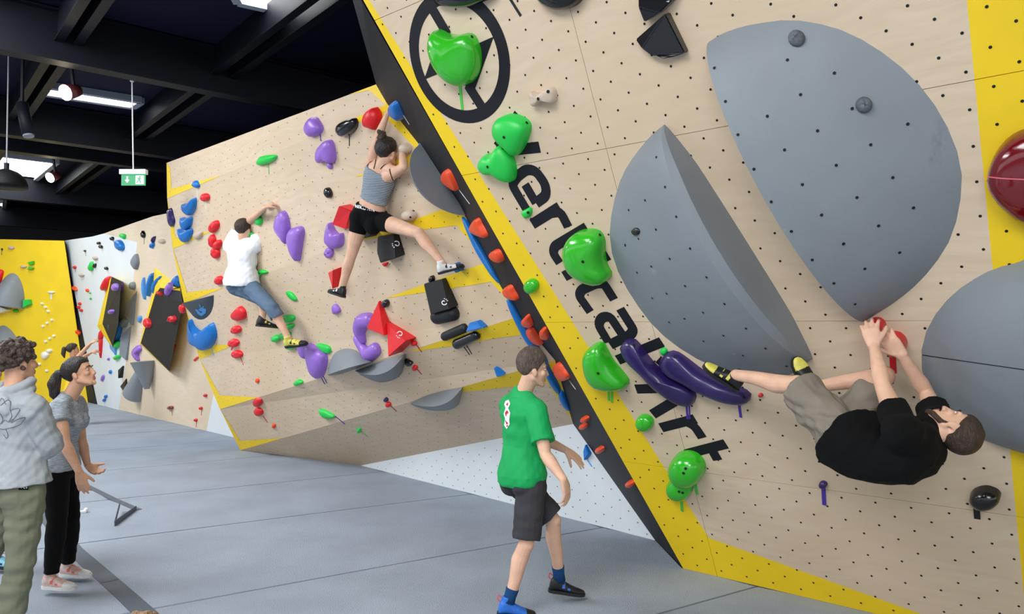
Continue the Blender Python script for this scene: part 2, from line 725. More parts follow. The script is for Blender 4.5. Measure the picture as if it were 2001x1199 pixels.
HO = Ruv(1200 + 557 / 2.498, 800 + 443 / 2.498)
mb = MB()
hole_uv = []
for i in range(-60, 60):
    for j in range(-60, 30):
        if (i + j) % 2:
            continue
        u, v = HO[0] + 0.1 * i, HO[1] + 0.0863 * j
        if v > -0.04 or v < -5.7 or u > 4.0 or u < uv_front(v) + 0.04:
            continue
        hole_uv.append((u, v))
        disc(mb, R3(u, v, 0.0012), RN, 0.0076, 8)
stuff(mb.build('bolt_holes', HOLE, wr))


# painted name and emblem
def stroke(mb, pts, w, to3, h=0.0015, m=0, closed=False):
    """flat stroke of width w along 2-D points, mitred, mapped to 3-D"""
    P = [V((p[0], p[1])) for p in pts]
    n = len(P)
    Lp, Rp = [], []
    for i in range(n):
        if closed:
            a, b, c = P[(i - 1) % n], P[i], P[(i + 1) % n]
        else:
            a, b, c = P[max(i - 1, 0)], P[i], P[min(i + 1, n - 1)]
        d1 = (b - a) if (b - a).length > 1e-9 else (c - b)
        d2 = (c - b) if (c - b).length > 1e-9 else (b - a)
        d1.normalize(); d2.normalize()
        n1, n2 = V((-d1.y, d1.x)), V((-d2.y, d2.x))
        k = n1 + n2
        k = k / max(0.35, k.length ** 2) * 2
        Lp.append(b + k * w / 2); Rp.append(b - k * w / 2)
    for i in range(n if closed else n - 1):
        j = (i + 1) % n
        mb.poly([to3(q.x, q.y, h) for q in (Lp[i], Lp[j], Rp[j], Rp[i])], m)


def zuv(x, y, ox, oy, s):
    return Ruv(ox + x / s, oy + y / s)


def rounded(uvpts, r=0.03, k=4):
    """polyline with its corners rounded"""
    P = [V(p) for p in uvpts]
    out = [P[0]]
    for i in range(1, len(P) - 1):
        a, b, c = P[i - 1], P[i], P[i + 1]
        q = min(r, (a - b).length * 0.48, (c - b).length * 0.48)
        p1, p2 = b + (a - b).normalized() * q, b + (c - b).normalized() * q
        for t in range(k + 1):
            t /= k
            out.append(p1 * (1 - t) ** 2 + b * 2 * t * (1 - t) + p2 * t * t)
    out.append(P[-1])
    return out


Z4, Z5, Z6, Z3 = (900, 200, 3.996), (1080, 440, 4.995), (1100, 640, 3.996), (780, 0, 3.996)
LW = 0.076
LET = [
    (Z4, [[(455, 95), (290, 350)], [(290, 385), (620, 348)]], 0.0),
    (Z4, [[(505, 640), (590, 785)], [(590, 785), (672, 725), (665, 640), (590, 535), (520, 520), (440, 580), (405, 640), (430, 690), (518, 838)]], 0.055),
    (Z4, [[(560, 950), (775, 815)], [(700, 862), (780, 850), (842, 972)]], 0.05),
    (Z5, [[(335, 20), (20, 205), (5, 270), (70, 368)], [(215, 95), (300, 240)]], 0.05),
    (Z5, [[(112, 498), (400, 355)], [(480, 320), (545, 285)]], 0.0),
    (Z5, [[(600, 725), (500, 565), (420, 565), (280, 630), (258, 690), (368, 845)]], 0.06),
    (Z5, [[(660, 812), (790, 1015), (765, 1065), (560, 1165)], [(545, 1140), (445, 970), (480, 895), (560, 885), (700, 1095)]], 0.05),
    (Z6, [[(428, 252), (775, 110)]], 0.0),
    (Z6, [[(745, 245), (830, 320)]], 0.0),
    (Z6, [[(570, 478), (905, 468)], [(700, 675), (960, 520)]], 0.0),
    (Z6, [[(765, 780), (1035, 710)], [(960, 732), (1030, 768), (1090, 860)]], 0.05),
    (Z6, [[(1275, 905), (960, 985), (945, 1040), (1010, 1130)], [(1150, 925), (1210, 1033)]], 0.05),
]
for (z, strokes, r) in LET:
    mb = MB()
    for k, s in enumerate(strokes):
        u = [zuv(x, y, *z) for x, y in s]
        if r and len(u) > 2:
            u = rounded(u, r)
        stroke(mb, u, LW, R3, 0.0014 + 0.0004 * k)
    mb.build('letter', BLK, wr)
EC, ER_, EW = V((-0.674, -4.177)), 0.395, 0.09
mb = MB()
stroke(mb, [EC + V((math.cos(t), math.sin(t))) * ER_ for t in [2 * math.pi * i / 72 for i in range(72)]], EW, R3, 0.0016, closed=True)
stroke(mb, [zuv(x, y, *Z3) for x, y in [(265, 75), (365, 245), (262, 545), (668, 370), (555, 690), (645, 830)]], 0.078, R3, 0.0022)
mb.build('emblem', BLK, wr)

# black flank
sf = struct(empty('wall_flank', P0))
mb = MB()
for k in range(len(be) - 1):
    a, b, c, d = fe[fi[k]], fe[fi[k + 1]], be[k + 1], be[k]
    t = [(a, b, c)] if (a - b).length > 1e-4 else []
    if (c - d).length > 1e-4:
        t.append((a, c, d))
    for q in t:
        side_tris.append(q)
        mb.add(list(q), [(0, 1, 2)])
SS = Surf(tris=side_tris)
mb.build('panel', BLK, sf)
# the rest of the dark body behind the black flank, up to the roof
mb = MB()
mb.poly([fe[0], be[0], be[1], fe[1]])
mb.build('panel', BLK, sf)

# ------------------------------------------------------------------ back wall of seven slanting bands
wb = struct(empty('wall_back', FM))
LW_ = [
    [(326, 318), (333, 330), (335, 369), (434, 342), (327, 389)],
    [(327, 388), (344, 465), (415, 451), (338, 487)],
    [(338, 485), (366, 571), (437, 562), (360, 593)],
    [(360, 591), (387, 672), (457, 674), (390, 702)],
    [(390, 700), (430, 772), (507, 776), (430, 800)],
    [(430, 798), (470, 861), (552, 855), (470, 880)],
]
RW_ = [
    [(675, 186), (735, 160), (760, 205), (752, 203), (722, 176)],
    [(660, 243), (757, 200), (832, 292), (815, 292), (761, 237), (717, 236)],
    [(684, 346), (832, 288), (830, 318), (794, 327), (735, 340)],
    [(700, 470), (900, 394), (905, 402), (935, 480), (928, 482), (893, 440), (822, 449), (741, 464)],
    [(755, 582), (955, 510), (1005, 600), (995, 589), (960, 550), (920, 557), (837, 570)],
    [(797, 687), (1014, 617), (1040, 660), (1030, 664), (1018, 654), (962, 661), (912, 672)],
    [(895, 755), (1086, 703), (1125, 830), (1110, 808), (1070, 748), (1010, 754), (900, 766)],
]


def crease_holes(mb, tris, ax, sp=0.2, seed=0):
    P, n = tri_plane(*tris[0])
    ax = (ax - n * ax.dot(n)).normalized()
    ay = n.cross(ax)
    for t in tris:
        P2, n2 = tri_plane(*t)
        cs = [((p - P).dot(ax), (p - P).dot(ay)) for p in t]
        x0, x1 = min(c[0] for c in cs), max(c[0] for c in cs)
        y0, y1 = min(c[1] for c in cs), max(c[1] for c in cs)
        ar = (cs[1][0] - cs[0][0]) * (cs[2][1] - cs[0][1]) - (cs[1][1] - cs[0][1]) * (cs[2][0] - cs[0][0])
        for j in range(int(y0 / 0.0863) - 1, int(y1 / 0.0863) + 2):
            for i in range(int(x0 / 0.1) - 1, int(x1 / 0.1) + 2):
                if (i + j) % 2:
                    continue
                x, y = i * 0.1 + 0.03, j * 0.0863 + 0.04
                ok = True
                for k in range(3):
                    a, b = cs[k], cs[(k + 1) % 3]
                    s = ((b[0] - a[0]) * (y - a[1]) - (b[1] - a[1]) * (x - a[0])) * (1 if ar > 0 else -1)
                    if s < 0.03 * math.hypot(b[0] - a[0], b[1] - a[1]):
                        ok = False
                        break
                if ok:
                    p = P + ax * x + ay * y
                    p = p - n2 * (p - P2).dot(n2)
                    disc(mb, p + n2 * 0.005, n2, 0.006, 6)


def wall_panel(tris, paints, m, parent, ax):
    mb = MB()
    for t in tris:
        P, n = tri_plane(*t)
        mb.prism([p - n * 0.02 for p in t], n * 0.02, 0)
    for pl in paints:
        paint(mb, pl, tris, 1)
    o = mb.build('panel', [m, YEL], parent)
    hb = MB()
    crease_holes(hb, tris, ax)
    if hb.f:
        stuff(hb.build('bolt_holes', HOLE, o))


for i in range(6):
    tr = [(BL[i], BR[i], BR[i + 1]), (BL[i], BR[i + 1], BL[i + 1])]
    wall_panel(tr, [LW_[i], RW_[i]], WOOD, wb, BR[i + 1] - BL[i + 1])
wall_panel([(BL[6], C6M, FM)], [], WOOD, wb, BR[6] - BL[6])
wall_panel([(C6M, BR[6], FM), (BR[6], UC, FM)], [RW_[6]], WOOD, wb, BR[6] - BL[6])
wall_panel([(FM, UC, FR)], [], WHITEP, wb, FR - FM)

# closed end and top of the back wall's body, dark, seen only from the side
mb = MB()
off = V((0.9, 0.9, 0))
for i in range(6):
    mb.add([BL[i], BL[i + 1], BL[i + 1] + V((1.2, 1.6, 0)), BL[i] + V((1.2, 1.6, 0))], [(0, 1, 2, 3)])
mb.add([BL[0], BR[0], BR[0] + off, BL[0] + V((1.2, 1.6, 0))], [(0, 1, 2, 3)])
mb.build('backing', BLK, wb)

# ------------------------------------------------------------------ far stretch of wall and yellow end wall
fw = struct(empty('wall_far', on_plane(232, 805, *FP)))


def flat_poly(parent, name, px, plane, m, lift=0.0, thick=0.02):
    P, n = plane
    pts = [on_plane(x, y, P, n) + n * lift for x, y in px]
    mb = MB()
    o = [p - n * thick for p in pts]
    k = len(px)
    mb.v = [tuple(p) for p in pts + o]
    for f in tess(px):
        mb.f.append(tuple(f)); mb.m.append(0)
    for i in range(k):
        mb.f.append((i, (i + 1) % k, k + (i + 1) % k, k + i)); mb.m.append(0)
    return mb.build(name, m, parent)


flat_poly(fw, 'panel', [(125, 470), (180, 462), (203, 456), (268, 473), (262, 533), (247, 700), (231, 808), (188, 794)], FP, WHITEP)
flat_poly(fw, 'panel', [(203, 456), (265, 434), (300, 422), (345, 413), (420, 700), (420, 755), (403, 845), (231, 808), (247, 700), (262, 533), (268, 473)], FP, WOOD2)
flat_poly(fw, 'panel', [(420, 755), (345, 413), (520, 413), (520, 880), (403, 845)], FP, WHITEP)
wy = struct(empty('wall_end', on_plane(172, 790, *YP)))
flat_poly(wy, 'panel', [(-180, 463), (125, 470), (156, 681), (174, 800), (-180, 800)], YP, YEL)
a0, a1 = on_plane(125, 470, *YP), on_plane(174, 800, *YP)
b0, b1 = on_plane(125.5, 470, *FP), on_plane(192, 797, *FP)
mb = MB()
mid = [(on_plane(156, 681, *YP), on_plane(166, 673, *FP))]
mb.add([a0, mid[0][0], mid[0][1], b0, a1, b1], [(0, 1, 2, 3), (1, 4, 5, 2)])
mb.build('panel', BLK, wy)


BOARDS = []


def wedge(parent, front, yellow_pts, plane, lifts, mfront, mside):
    """black faceted board standing off the wall, yellow sides"""
    P, n = plane
    top = [on_plane(x, y, P + n * l, n) for (x, y), l in zip(front, lifts)]
    bot = [on_plane(x, y, P, n) for x, y in yellow_pts]
    mb = MB()
    k = len(top)
    mb.v = [tuple(p) for p in top + bot]
    for f in tess(front):
        mb.f.append(tuple(f)); mb.m.append(0)
    for i in range(k):
        mb.f.append((i, (i + 1) % k, k + (i + 1) % k, k + i)); mb.m.append(1)
    ob = mb.build('faceted_board', [mfront, mside], parent)
    BOARDS.append(ob)
    return ob


wedge(fw, [(218, 540), (237, 549), (231, 632), (220, 677), (200, 632)], [(210, 556), (237, 548), (231, 633), (219, 679), (190, 637)], FP, [0.1, 0.35, 0.35, 0.1, 0.1], BLK, YEL)
wedge(fw, [(313, 562), (352, 568), (357, 590), (331, 725), (275, 670), (303, 575)], [(302, 522), (352, 561), (357, 591), (331, 726), (273, 672), (297, 575)], FP, [0.12, 0.2, 0.3, 0.25, 0.1, 0.12], BLK, YEL)

# ------------------------------------------------------------------ roof: sheets, beams, skylights
ROOF = mat('roof_sheet', '#191a33', 0.8, 0.1, 0.6, spec=0.2)
STEEL = mat('dark_steel', '#14151f', 0.55, 0.08, 1.5, spec=0.25)
SKYL = emit('skylight_glass', (0.95, 0.98, 1.0, 1), 6.0)
MX, MY = V((0.762, 0.648, 0)), V((-0.648, 0.762, 0))


def roof_pt(px, py, z):
    r = ray(px, py)
    return CAM + r * ((z - HC) / r.z)


ceil = struct(empty('ceiling', (0, 8, 5.6)))
mb = MB()
c0 = V((-6, 10, 5.66))
mb.box(c0, MX * 26, MY * 24, (0, 0, 0.03))
mb.build('roof_sheet', ROOF, ceil)
# dark hall wall far behind the climbing walls
hb = MB()
hb.box((-6, 27.0, 2.9), (30, 0, 0), (0, 0.1, 0), (0, 0, 2.9))
struct(hb.build('wall_hall', STEEL))


def line_at(px, py, z):
    p = roof_pt(px, py, z)
    return p.dot(MX), p.dot(MY)


# main beams: bottom flange edges read off the picture
main_y = [line_at(x, y, 5.0)[1] for x, y in [(250, 150), (100, 277), (218, 322), (125, 400), (75, 446)]]
step = 3.2
ys = sorted(set([round(y, 2) for y in main_y]))
for y in ys + [ys[0] - 4.6]:
    mb = MB()
    a, b = MX * -20 + MY * y, MX * 20 + MY * y
    mb.beam(a + V((0, 0, 5.01)), b + V((0, 0, 5.01)), 0.22, 0.02)
    mb.beam(a + V((0, 0, 5.3)), b + V((0, 0, 5.3)), 0.03, 0.58)
    mb.beam(a + V((0, 0, 5.6)), b + V((0, 0, 5.6)), 0.22, 0.02)
    mb.build('roof_beam', STEEL, ceil)
pur_x = [line_at(x, y, 5.25)[0] for x, y in [(575, 70), (300, 236), (50, 186), (186, 38)]]
for x in pur_x + [pur_x[0] + 3.4]:
    mb = MB()
    a, b = MX * x + MY * -12, MX * x + MY * 22
    mb.beam(a + V((0, 0, 5.26)), b + V((0, 0, 5.26)), 0.1, 0.02)
    mb.beam(a + V((0, 0, 5.44)), b + V((0, 0, 5.44)), 0.03, 0.36)
    mb.build('roof_purlin', STEEL, ceil)


def skylight(px, zz=5.6):
    P = [roof_pt(x, y, zz) for x, y in px]
    mb = MB()
    n = V((0, 0, -1))
    mb.prism(P, V((0, 0, 0.02)), 0)
    root = mb.build('skylight', SKYL, ceil)
    cen = sum(P, V()) / len(P)
    fb = MB()
    for i in range(len(P)):
        a, b = P[i], P[(i + 1) % len(P)]
        fb.beam(a + (a - cen).normalized() * 0.06, b + (b - cen).normalized() * 0.06, 0.1, 0.14)
    fb.build('skylight_frame', mat('skylight_frame', '#aeb4bd', 0.5), root)


skylight([(86, 164), (268, 193), (252, 203), (80, 177)])
skylight([(-40, 296), (108, 314), (66, 349), (-60, 340)])
skylight([(450, -50), (680, -40), (588, 22), (474, -4)])
skylight([(-25, 394), (8, 392), (6, 404), (-25, 402)])

# the skylights beyond the frame that light the hall
GLOW = emit('skylight_pane', (0.95, 0.98, 1.0, 1), 1.5)
for (x, y, hx_, hy_) in [(-2.6, 1.0, 1.3, 2.4), (-6.5, 6.5, 1.3, 2.4), (-11.0, 12.5, 1.3, 2.4), (-1.0, -4.5, 1.5, 3.0)]:
    c = V((x, y, 5.59))
    a, b = MX * hx_, MY * hy_
    mb = MB()
    mb.box(c, a, b, (0, 0, 0.02))
    sk = mb.build('skylight', GLOW, ceil)
    for p, q in ((c - a - b, c + a - b), (c + a - b, c + a + b), (c + a + b, c - a + b), (c - a + b, c - a - b)):
        mb = MB()
        mb.beam(p, q, 0.1, 0.14)
        mb.build('skylight_frame', MATS['skylight_frame'], sk)

# ------------------------------------------------------------------ climbing holds
HOLDMAT = {'green': GREEN, 'lgreen': GREEN2, 'purple': PURP, 'dpurple': DPURP, 'black': BLACKH, 'mblack': BLACKM, 'red': RED, 'dred': DRED, 'gred': REDG, 'orange': ORANGE,
           'blue': BLUE, 'lblue': LBLUE, 'beige': BEIGE, 'white': WHITER, 'grey': GREYV, 'dgrey': DGREYV, 'rgrey': GREYH}


def ellipse(cx, cy, rx, ry, rot=0, n=10):
    c, s = math.cos(math.radians(rot)), math.sin(math.radians(rot))
    return [(cx + rx * math.cos(t) * c - ry * math.sin(t) * s, cy + rx * math.cos(t) * s + ry * math.sin(t) * c) for t in [2 * math.pi * i / n for i in range(n)]]


def outline3(surf, px, smooth=True, n=36):
    cx = sum(p[0] for p in px) / len(px)
    cy = sum(p[1] for p in px) / len(px)
    loc, nor = surf.hit(cx, cy)
    pts = catmull(px, 5) if smooth else [V((p[0], p[1], 0)) for p in px]
    if smooth:
        pts = resample(pts, n)
    return [on_plane(p.x, p.y, loc, nor) for p in pts], loc, nor


def tapes(parent, surf, lst, m):
    for (x0, y0, x1, y1, w) in lst:
        mb = MB()
        l0, n = surf.hit((x0 + x1) / 2, (y0 + y1) / 2)
        a, b = on_plane(x0, y0, l0, n), on_plane(x1, y1, l0, n)
        d = (b - a)
        side = n.cross(d).normalized() * (w * (a - CAM).length / F / 2)
        mb.prism([a + side, b + side, b - side, a - side], n * 0.004)
        mb.build('start_tape', m, parent)


def dimple(mb, loc, nor, r):
    disc(mb, loc, nor, r, 8)


def dome(surf, name, color, label, px, h, cat='climbing hold', apex=(0, 0), pw=0.6, rings=6, noise=0.0, tape=None, tcol=None, group=None, holes=None, flat=0.0, smooth=True, kind='hold'):
    """a rounded hold: outline on the wall, bulging out of it"""
    m = HOLDMAT[color]
    pts, loc, nor = outline3(surf, px, smooth)
    c = sum(pts, V()) / len(pts)
    if apex != (0, 0):
        q = sum((p[0] for p in px)) / len(px), sum((p[1] for p in px)) / len(px)
        c2 = on_plane(q[0] + apex[0], q[1] + apex[1], loc, nor)
    else:
        c2 = c
    n = len(pts)
    v = []
    rd = random.Random(int(px[0][0] * 7 + px[0][1]))
    ph = [rd.uniform(0, 6.28) for _ in range(4)]
    for k in range(rings):
        a = k / (rings - 1) * math.pi / 2 * 0.98
        s = math.cos(a) * (1 - flat) + flat * (1 if k < rings - 1 else 0)
        if flat:
            s = 1 - (1 - (1 - flat)) * 0 - (k / (rings - 1)) ** 3 * (1 - flat)
        hh = h * math.sin(a) ** pw if k else -0.012
        for i, p in enumerate(pts):
            base = c.lerp(c2, 1 - s)
            w = 1 + noise * math.sin(i * 6.283 * 3 / n + ph[0] + k) * math.sin(k * 1.7 + ph[1])
            q = base + (p - c) * s + nor * hh * w
            v.append(q)
    o = len(v)
    v.append(c2 + nor * h)
    f = []
    for k in range(rings - 1):
        f += [(k * n + i, k * n + (i + 1) % n, (k + 1) * n + (i + 1) % n, (k + 1) * n + i) for i in range(n)]
    f += [((rings - 1) * n + i, (rings - 1) * n + (i + 1) % n, o) for i in range(n)]
    # winding outward
    ob = mesh_obj(name, v, f, m, None, None, True, origin=loc)
    bm = bmesh.new(); bm.from_mesh(ob.data); bmesh.ops.recalc_face_normals(bm, faces=bm.faces[:]); bm.to_mesh(ob.data); bm.free()
    tag(ob, label, cat, group)
    if holes:
        bv = BVHTree.FromPolygons([V(x) for x in v], f)
        for (x, y) in holes:
            hb = MB()
            l2, n2, _, _ = bv.ray_cast(CAM, ray(x, y).normalized())
            if l2 is not None:
                if n2.dot(ray(x, y)) > 0:
                    n2 = -n2
                disc(hb, l2 + n2 * 0.003, n2, 0.011, 8)
                hb.build('bolt_hole', HOLE, ob)
    if tape:
        tapes(ob, surf, tape, TAPES[tcol or color if (tcol or color) in TAPES else 'black'])
    return ob


def plate(surf, name, color, label, px, hs, cat='climbing volume', tape=None, tcol=None, group=None, inset=0.0):
    """flat-faced volume: straight outline, each corner raised by its own height"""
    m = HOLDMAT[color]
    pts, loc, nor = outline3(surf, px, False)
    if not isinstance(hs, (list, tuple)):
        hs = [hs] * len(px)
    c = sum(pts, V()) / len(pts)
    top = [c + (p - c) * (1 - inset) + nor * h for p, h in zip(pts, hs)]
    mb = MB()
    k = len(px)
    mb.v = [tuple(p) for p in [q - nor * 0.005 for q in pts] + top]
    for i in range(k):
        mb.f.append((i, (i + 1) % k, k + (i + 1) % k, k + i)); mb.m.append(0)
    for f in tess(px):
        mb.f.append(tuple(k + i for i in f)); mb.m.append(0)
    ob = mb.build(name, m, origin=loc)
    tag(ob, label, cat, group)
    bm = bmesh.new(); bm.from_mesh(ob.data); bmesh.ops.recalc_face_normals(bm, faces=bm.faces[:])
    bmesh.ops.bevel(bm, geom=bm.edges[:], offset=0.006, segments=2, affect='EDGES', clamp_overlap=True)
    bm.to_mesh(ob.data); bm.free()
    if tape:
        tapes(ob, surf, tape, TAPES[tcol or color])
    return ob


def bvh_of(ob):
    w = world_loc(ob)
    return BVHTree.FromPolygons([v.co + w for v in ob.data.vertices], [tuple(p.vertices) for p in ob.data.polygons])


def decal(name, bv, strokes, m, parent, h=0.003, w=None, polys=(), ww=None):
    """flat print: picture strokes and patches laid on a surface"""
    mb = MB()

    def on(x, y):
        l, n, _, _ = bv.ray_cast(CAM, ray(x, y).normalized())
        if l is None:
            return None
        if n.dot(ray(x, y)) > 0:
            n = -n
        return l + n * h
    for s in strokes:
        def t3(x, y, hh):
            return on(x, y) or V((0, 0, -5))
        P = s if len(s) < 2 else [tuple(q[:2]) for q in catmull(s, 3, False)] if len(s) > 2 else s
        tmp = MB()
        stroke(tmp, P, w, t3)
        for f in tmp.f:
            q = [V(tmp.v[i]) for i in f]
            if all(p.z > -4 for p in q):
                mb.poly(q)
    for pl in polys:
        q = [on(*p) for p in pl]
        if all(x is not None for x in q):
            o = len(mb.v)
            mb.v += [tuple(x) for x in q]
            for f in tess(pl):
                mb.f.append(tuple(o + i for i in f)); mb.m.append(0)
    if mb.f:
        return mb.build(name, m, parent)


def swirl(ob, cx, cy, r, m, rot=0):
    """white curl with three drops, the print on the flat volumes"""
    bv = bvh_of(ob)
    R = math.radians(rot)
    s = []
    for k in range(13):
        a = R + k / 12 * 5.2
        q = r * (1 - k / 12 * 0.72)
        s.append((cx + q * math.cos(a), cy + q * math.sin(a)))
    pl = []
    for k in range(3):
        a = R - 0.75 - k * 0.5
        x, y = cx + r * 1.15 * math.cos(a), cy + r * 1.15 * math.sin(a)
        pl.append([(x + 0.2 * r * math.cos(t), y + 0.2 * r * math.sin(t)) for t in [0, 1.57, 3.14, 4.71]])
    decal('print', bv, [s], m, ob, 0.004, r * 0.3, pl)


def boat(surf, name, color, label, A, B, arc, H, e=1.3, gp=0.6, cat='climbing volume', group=None, ns=32, nt=14, holes=None, chamfer=0.0):
    """half-lens volume: straight chord A-B, curved far rim, ridge standing above the chord"""
    m = HOLDMAT[color]
    allp = arc + [A, B]
    cx, cy = sum(p[0] for p in allp) / len(allp), sum(p[1] for p in allp) / len(allp)
    loc, nor = surf.hit(cx, cy)
    P3 = lambda x, y: on_plane(x, y, loc, nor)
    a3, b3 = P3(*A), P3(*B)
    ap = catmull([A] + arc + [B], 8, False)
    # even spacing along the rim
    L = [0]
    for i in range(len(ap) - 1):
        L.append(L[-1] + (ap[i + 1] - ap[i]).length)

    def rim(s):
        q = s * L[-1]
        for i in range(len(ap) - 1):
            if L[i + 1] >= q:
                t = (q - L[i]) / max(1e-9, L[i + 1] - L[i])
                return P3(*ap[i].lerp(ap[i + 1], t)[:2])
        return P3(*ap[-1][:2])
    v, f = [], []
    for i in range(ns + 1):
        s = i / ns
        s2 = 0.5 - 0.5 * math.cos(math.pi * s)
        c, r = a3.lerp(b3, s2), rim(s2)
        g = max(0.0, 1 - (2 * s2 - 1) ** 2) ** gp
        for j in range(nt + 1):
            t = j / nt
            v.append(c.lerp(r, t) + nor * (H * g * (1 - t ** e)))
        v.append(c - (c.lerp(r, 0.5) - c) * 0.0 + nor * -0.004)
    w = nt + 2
    for i in range(ns):
        for j in range(nt):
            f.append((i * w + j, i * w + j + 1, (i + 1) * w + j + 1, (i + 1) * w + j))
    nf = len(f)
    # flat chord side as separate vertices so the ridge stays crisp
    o = len(v)
    for i in range(ns + 1):
        r, b = v[i * w], v[i * w + nt + 1]
        out = (r - v[i * w + nt])
        out = (out - nor * out.dot(nor))
        out = out.normalized() if out.length > 1e-5 else V((0, 0, 0))
        k = chamfer * min(1.0, (r - b).length / max(H, 1e-6) * 1.4)
        m_ = r.lerp(b, 0.12 if chamfer else 0.0) + out * k
        v += [r, m_, m_.copy(), b + out * k]
    for i in range(ns):
        q = o + 4 * i
        if chamfer:
            f.append((q, q + 1, q + 5, q + 4))
        f.append((q + 2, q + 3, q + 7, q + 6))
    ob = mesh_obj(name, v, f, m, None, None, True, origin=loc)
    tag(ob, label, cat, group)
    if holes:
        bv = BVHTree.FromPolygons([V(x) for x in v], f)
        hb = MB()
        for (x, y) in holes:
            l2, n2, _, _ = bv.ray_cast(CAM, ray(x, y).normalized())
            if l2 is not None:
                if n2.dot(ray(x, y)) > 0:
                    n2 = -n2
                disc(hb, l2 + n2 * 0.003, n2, 0.008, 8)
        hb.build('bolt_holes', HOLE, ob)
        hb_o = ob.children[-1]
        stuff(hb_o)
    return ob


def sweep(surf, name, color, label, px, rad, lift=0.3, cat='climbing hold', tape=None, tcol=None, group=None):
    """curved bar hold: a fat tube along a picture path, half sunk in the wall"""
    cx, cy = sum(p[0] for p in px) / len(px), sum(p[1] for p in px) / len(px)
    loc, nor = surf.hit(cx, cy)
    path = catmull(px, 5, False)
    n = len(path)
    P = [on_plane(p.x, p.y, loc, nor) for p in path]
    rr = []
    for i in range(n):
        t = i / (n - 1) * (len(rad) - 1)
        k = min(int(t), len(rad) - 2)
        rr.append(rad[k] + (rad[k + 1] - rad[k]) * (t - k))
    mb = MB()
    cs, As, Bs = [], [], []
    for i in range(n):
        d = (P[min(i + 1, n - 1)] - P[max(i - 1, 0)]).normalized()
        x = nor.cross(d).normalized()
        k = 1.0
        cs.append(P[i] + nor * rr[i] * lift); As.append(x * rr[i]); Bs.append(nor * rr[i])
    # rounded ends
    for q in (0.92, 0.7, 0.35):
        d0 = (P[0] - P[1]).normalized(); d1 = (P[-1] - P[-2]).normalized()
        cs.insert(0, P[0] + nor * rr[0] * lift + d0 * rr[0] * math.sqrt(1 - q * q)); As.insert(0, nor.cross(-d0).normalized() * rr[0] * q); Bs.insert(0, nor * rr[0] * q)
        cs.append(P[-1] + nor * rr[-1] * lift + d1 * rr[-1] * math.sqrt(1 - q * q)); As.append(nor.cross(d1).normalized() * rr[-1] * q); Bs.append(nor * rr[-1] * q)
    mb.loft(cs, As, Bs, 16)
    ob = mb.build(name, HOLDMAT[color], origin=loc, smooth=True)
    tag(ob, label, cat, group)
    if tape:
        tapes(ob, surf, tape, TAPES[tcol or color])
    return ob


# ---- volumes and holds of the big overhanging wall
V1H = [(1283, 307), (1300, 365), (1261, 391), (1229, 410), (1322, 423), (1282, 448), (1248, 466), (1222, 478), (1349, 485), (1222, 479), (1349, 485), (1309, 505), (1273, 520), (1245, 532), (1381, 541), (1339, 558), (1303, 573), (1275, 582), (1416, 593), (1374, 610), (1338, 622), (1308, 629), (1458, 641), (1414, 655), (1375, 666), (1496, 680), (1452, 694), (1537, 715)]
v1 = boat(SR, 'climbing_volume', 'grey', 'large grey half-lens volume with a sharp ridge, above the two violet banana holds', (1298, 243), (1588, 700), [(1262, 276), (1215, 345), (1192, 440), (1200, 510), (1235, 580), (1290, 650), (1370, 705), (1460, 738), (1530, 738)], 0.36, 1.25, 0.62, holes=V1H, chamfer=0.045, group='grey rounded volumes on the overhanging wall')
V2H = [(1200 + x / 2.498, y / 2.498) for x, y in [(846, 293), (490, 332), (1075, 357), (544, 495), (910, 462), (1162, 530), (748, 567), (1433, 605), (993, 638), (605, 657), (1252, 706), (832, 731), (683, 825), (1084, 806), (1360, 866), (919, 900), (1185, 963), (767, 984), (1461, 1013), (1013, 1048), (1291, 1101), (866, 1128), (1120, 1188)]] + [(1500 + x / 2.397, 200 + y / 2.397) for x, y in [(682, 493), (519, 577), (618, 702), (355, 662), (252, 527), (111, 603), (209, 736), (455, 778), (310, 846), (409, 943)]]
v2 = boat(SR, 'climbing_volume', 'grey', 'biggest grey volume, chalk-smeared along its left rim, with two round knobs bolted on', (1385, 82), (1692, 626), [(1420, 62), (1480, 46), (1560, 40), (1660, 65), (1760, 130), (1830, 210), (1872, 300), (1879, 370), (1860, 460), (1815, 530), (1760, 582)], 0.34, 1.15, 0.6, holes=V2H, group='grey rounded volumes on the overhanging wall')
v3 = boat(SR, 'climbing_volume', 'grey', 'grey domed volume with a seam across it, behind the black-shirted climber', (2060, 470), (2120, 900), [(2001, 508), (1935, 528), (1865, 572), (1818, 630), (1800, 690), (1808, 745), (1845, 805), (1900, 848), (1960, 873), (2040, 895)], 0.3, 1.7, 0.5, group='grey rounded volumes on the overhanging wall')
decal('seam', bvh_of(v3), [[(1803, 693), (1870, 703), (1940, 713), (2010, 723), (2060, 731)]], HOLE, v3, 0.002, 1.6)
v4 = dome(SR, 'climbing_hold', 'dred', 'dark red glossy split dome at the right end of the wall', [(1930, 345), (1942, 303), (1970, 268), (2010, 249), (2080, 245), (2115, 340), (2085, 425), (2005, 430), (1960, 400), (1938, 372)], 0.16, pw=0.55, rings=9, group=None)
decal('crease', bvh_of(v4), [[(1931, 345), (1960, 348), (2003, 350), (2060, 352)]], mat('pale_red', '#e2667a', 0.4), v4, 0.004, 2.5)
hb = MB()

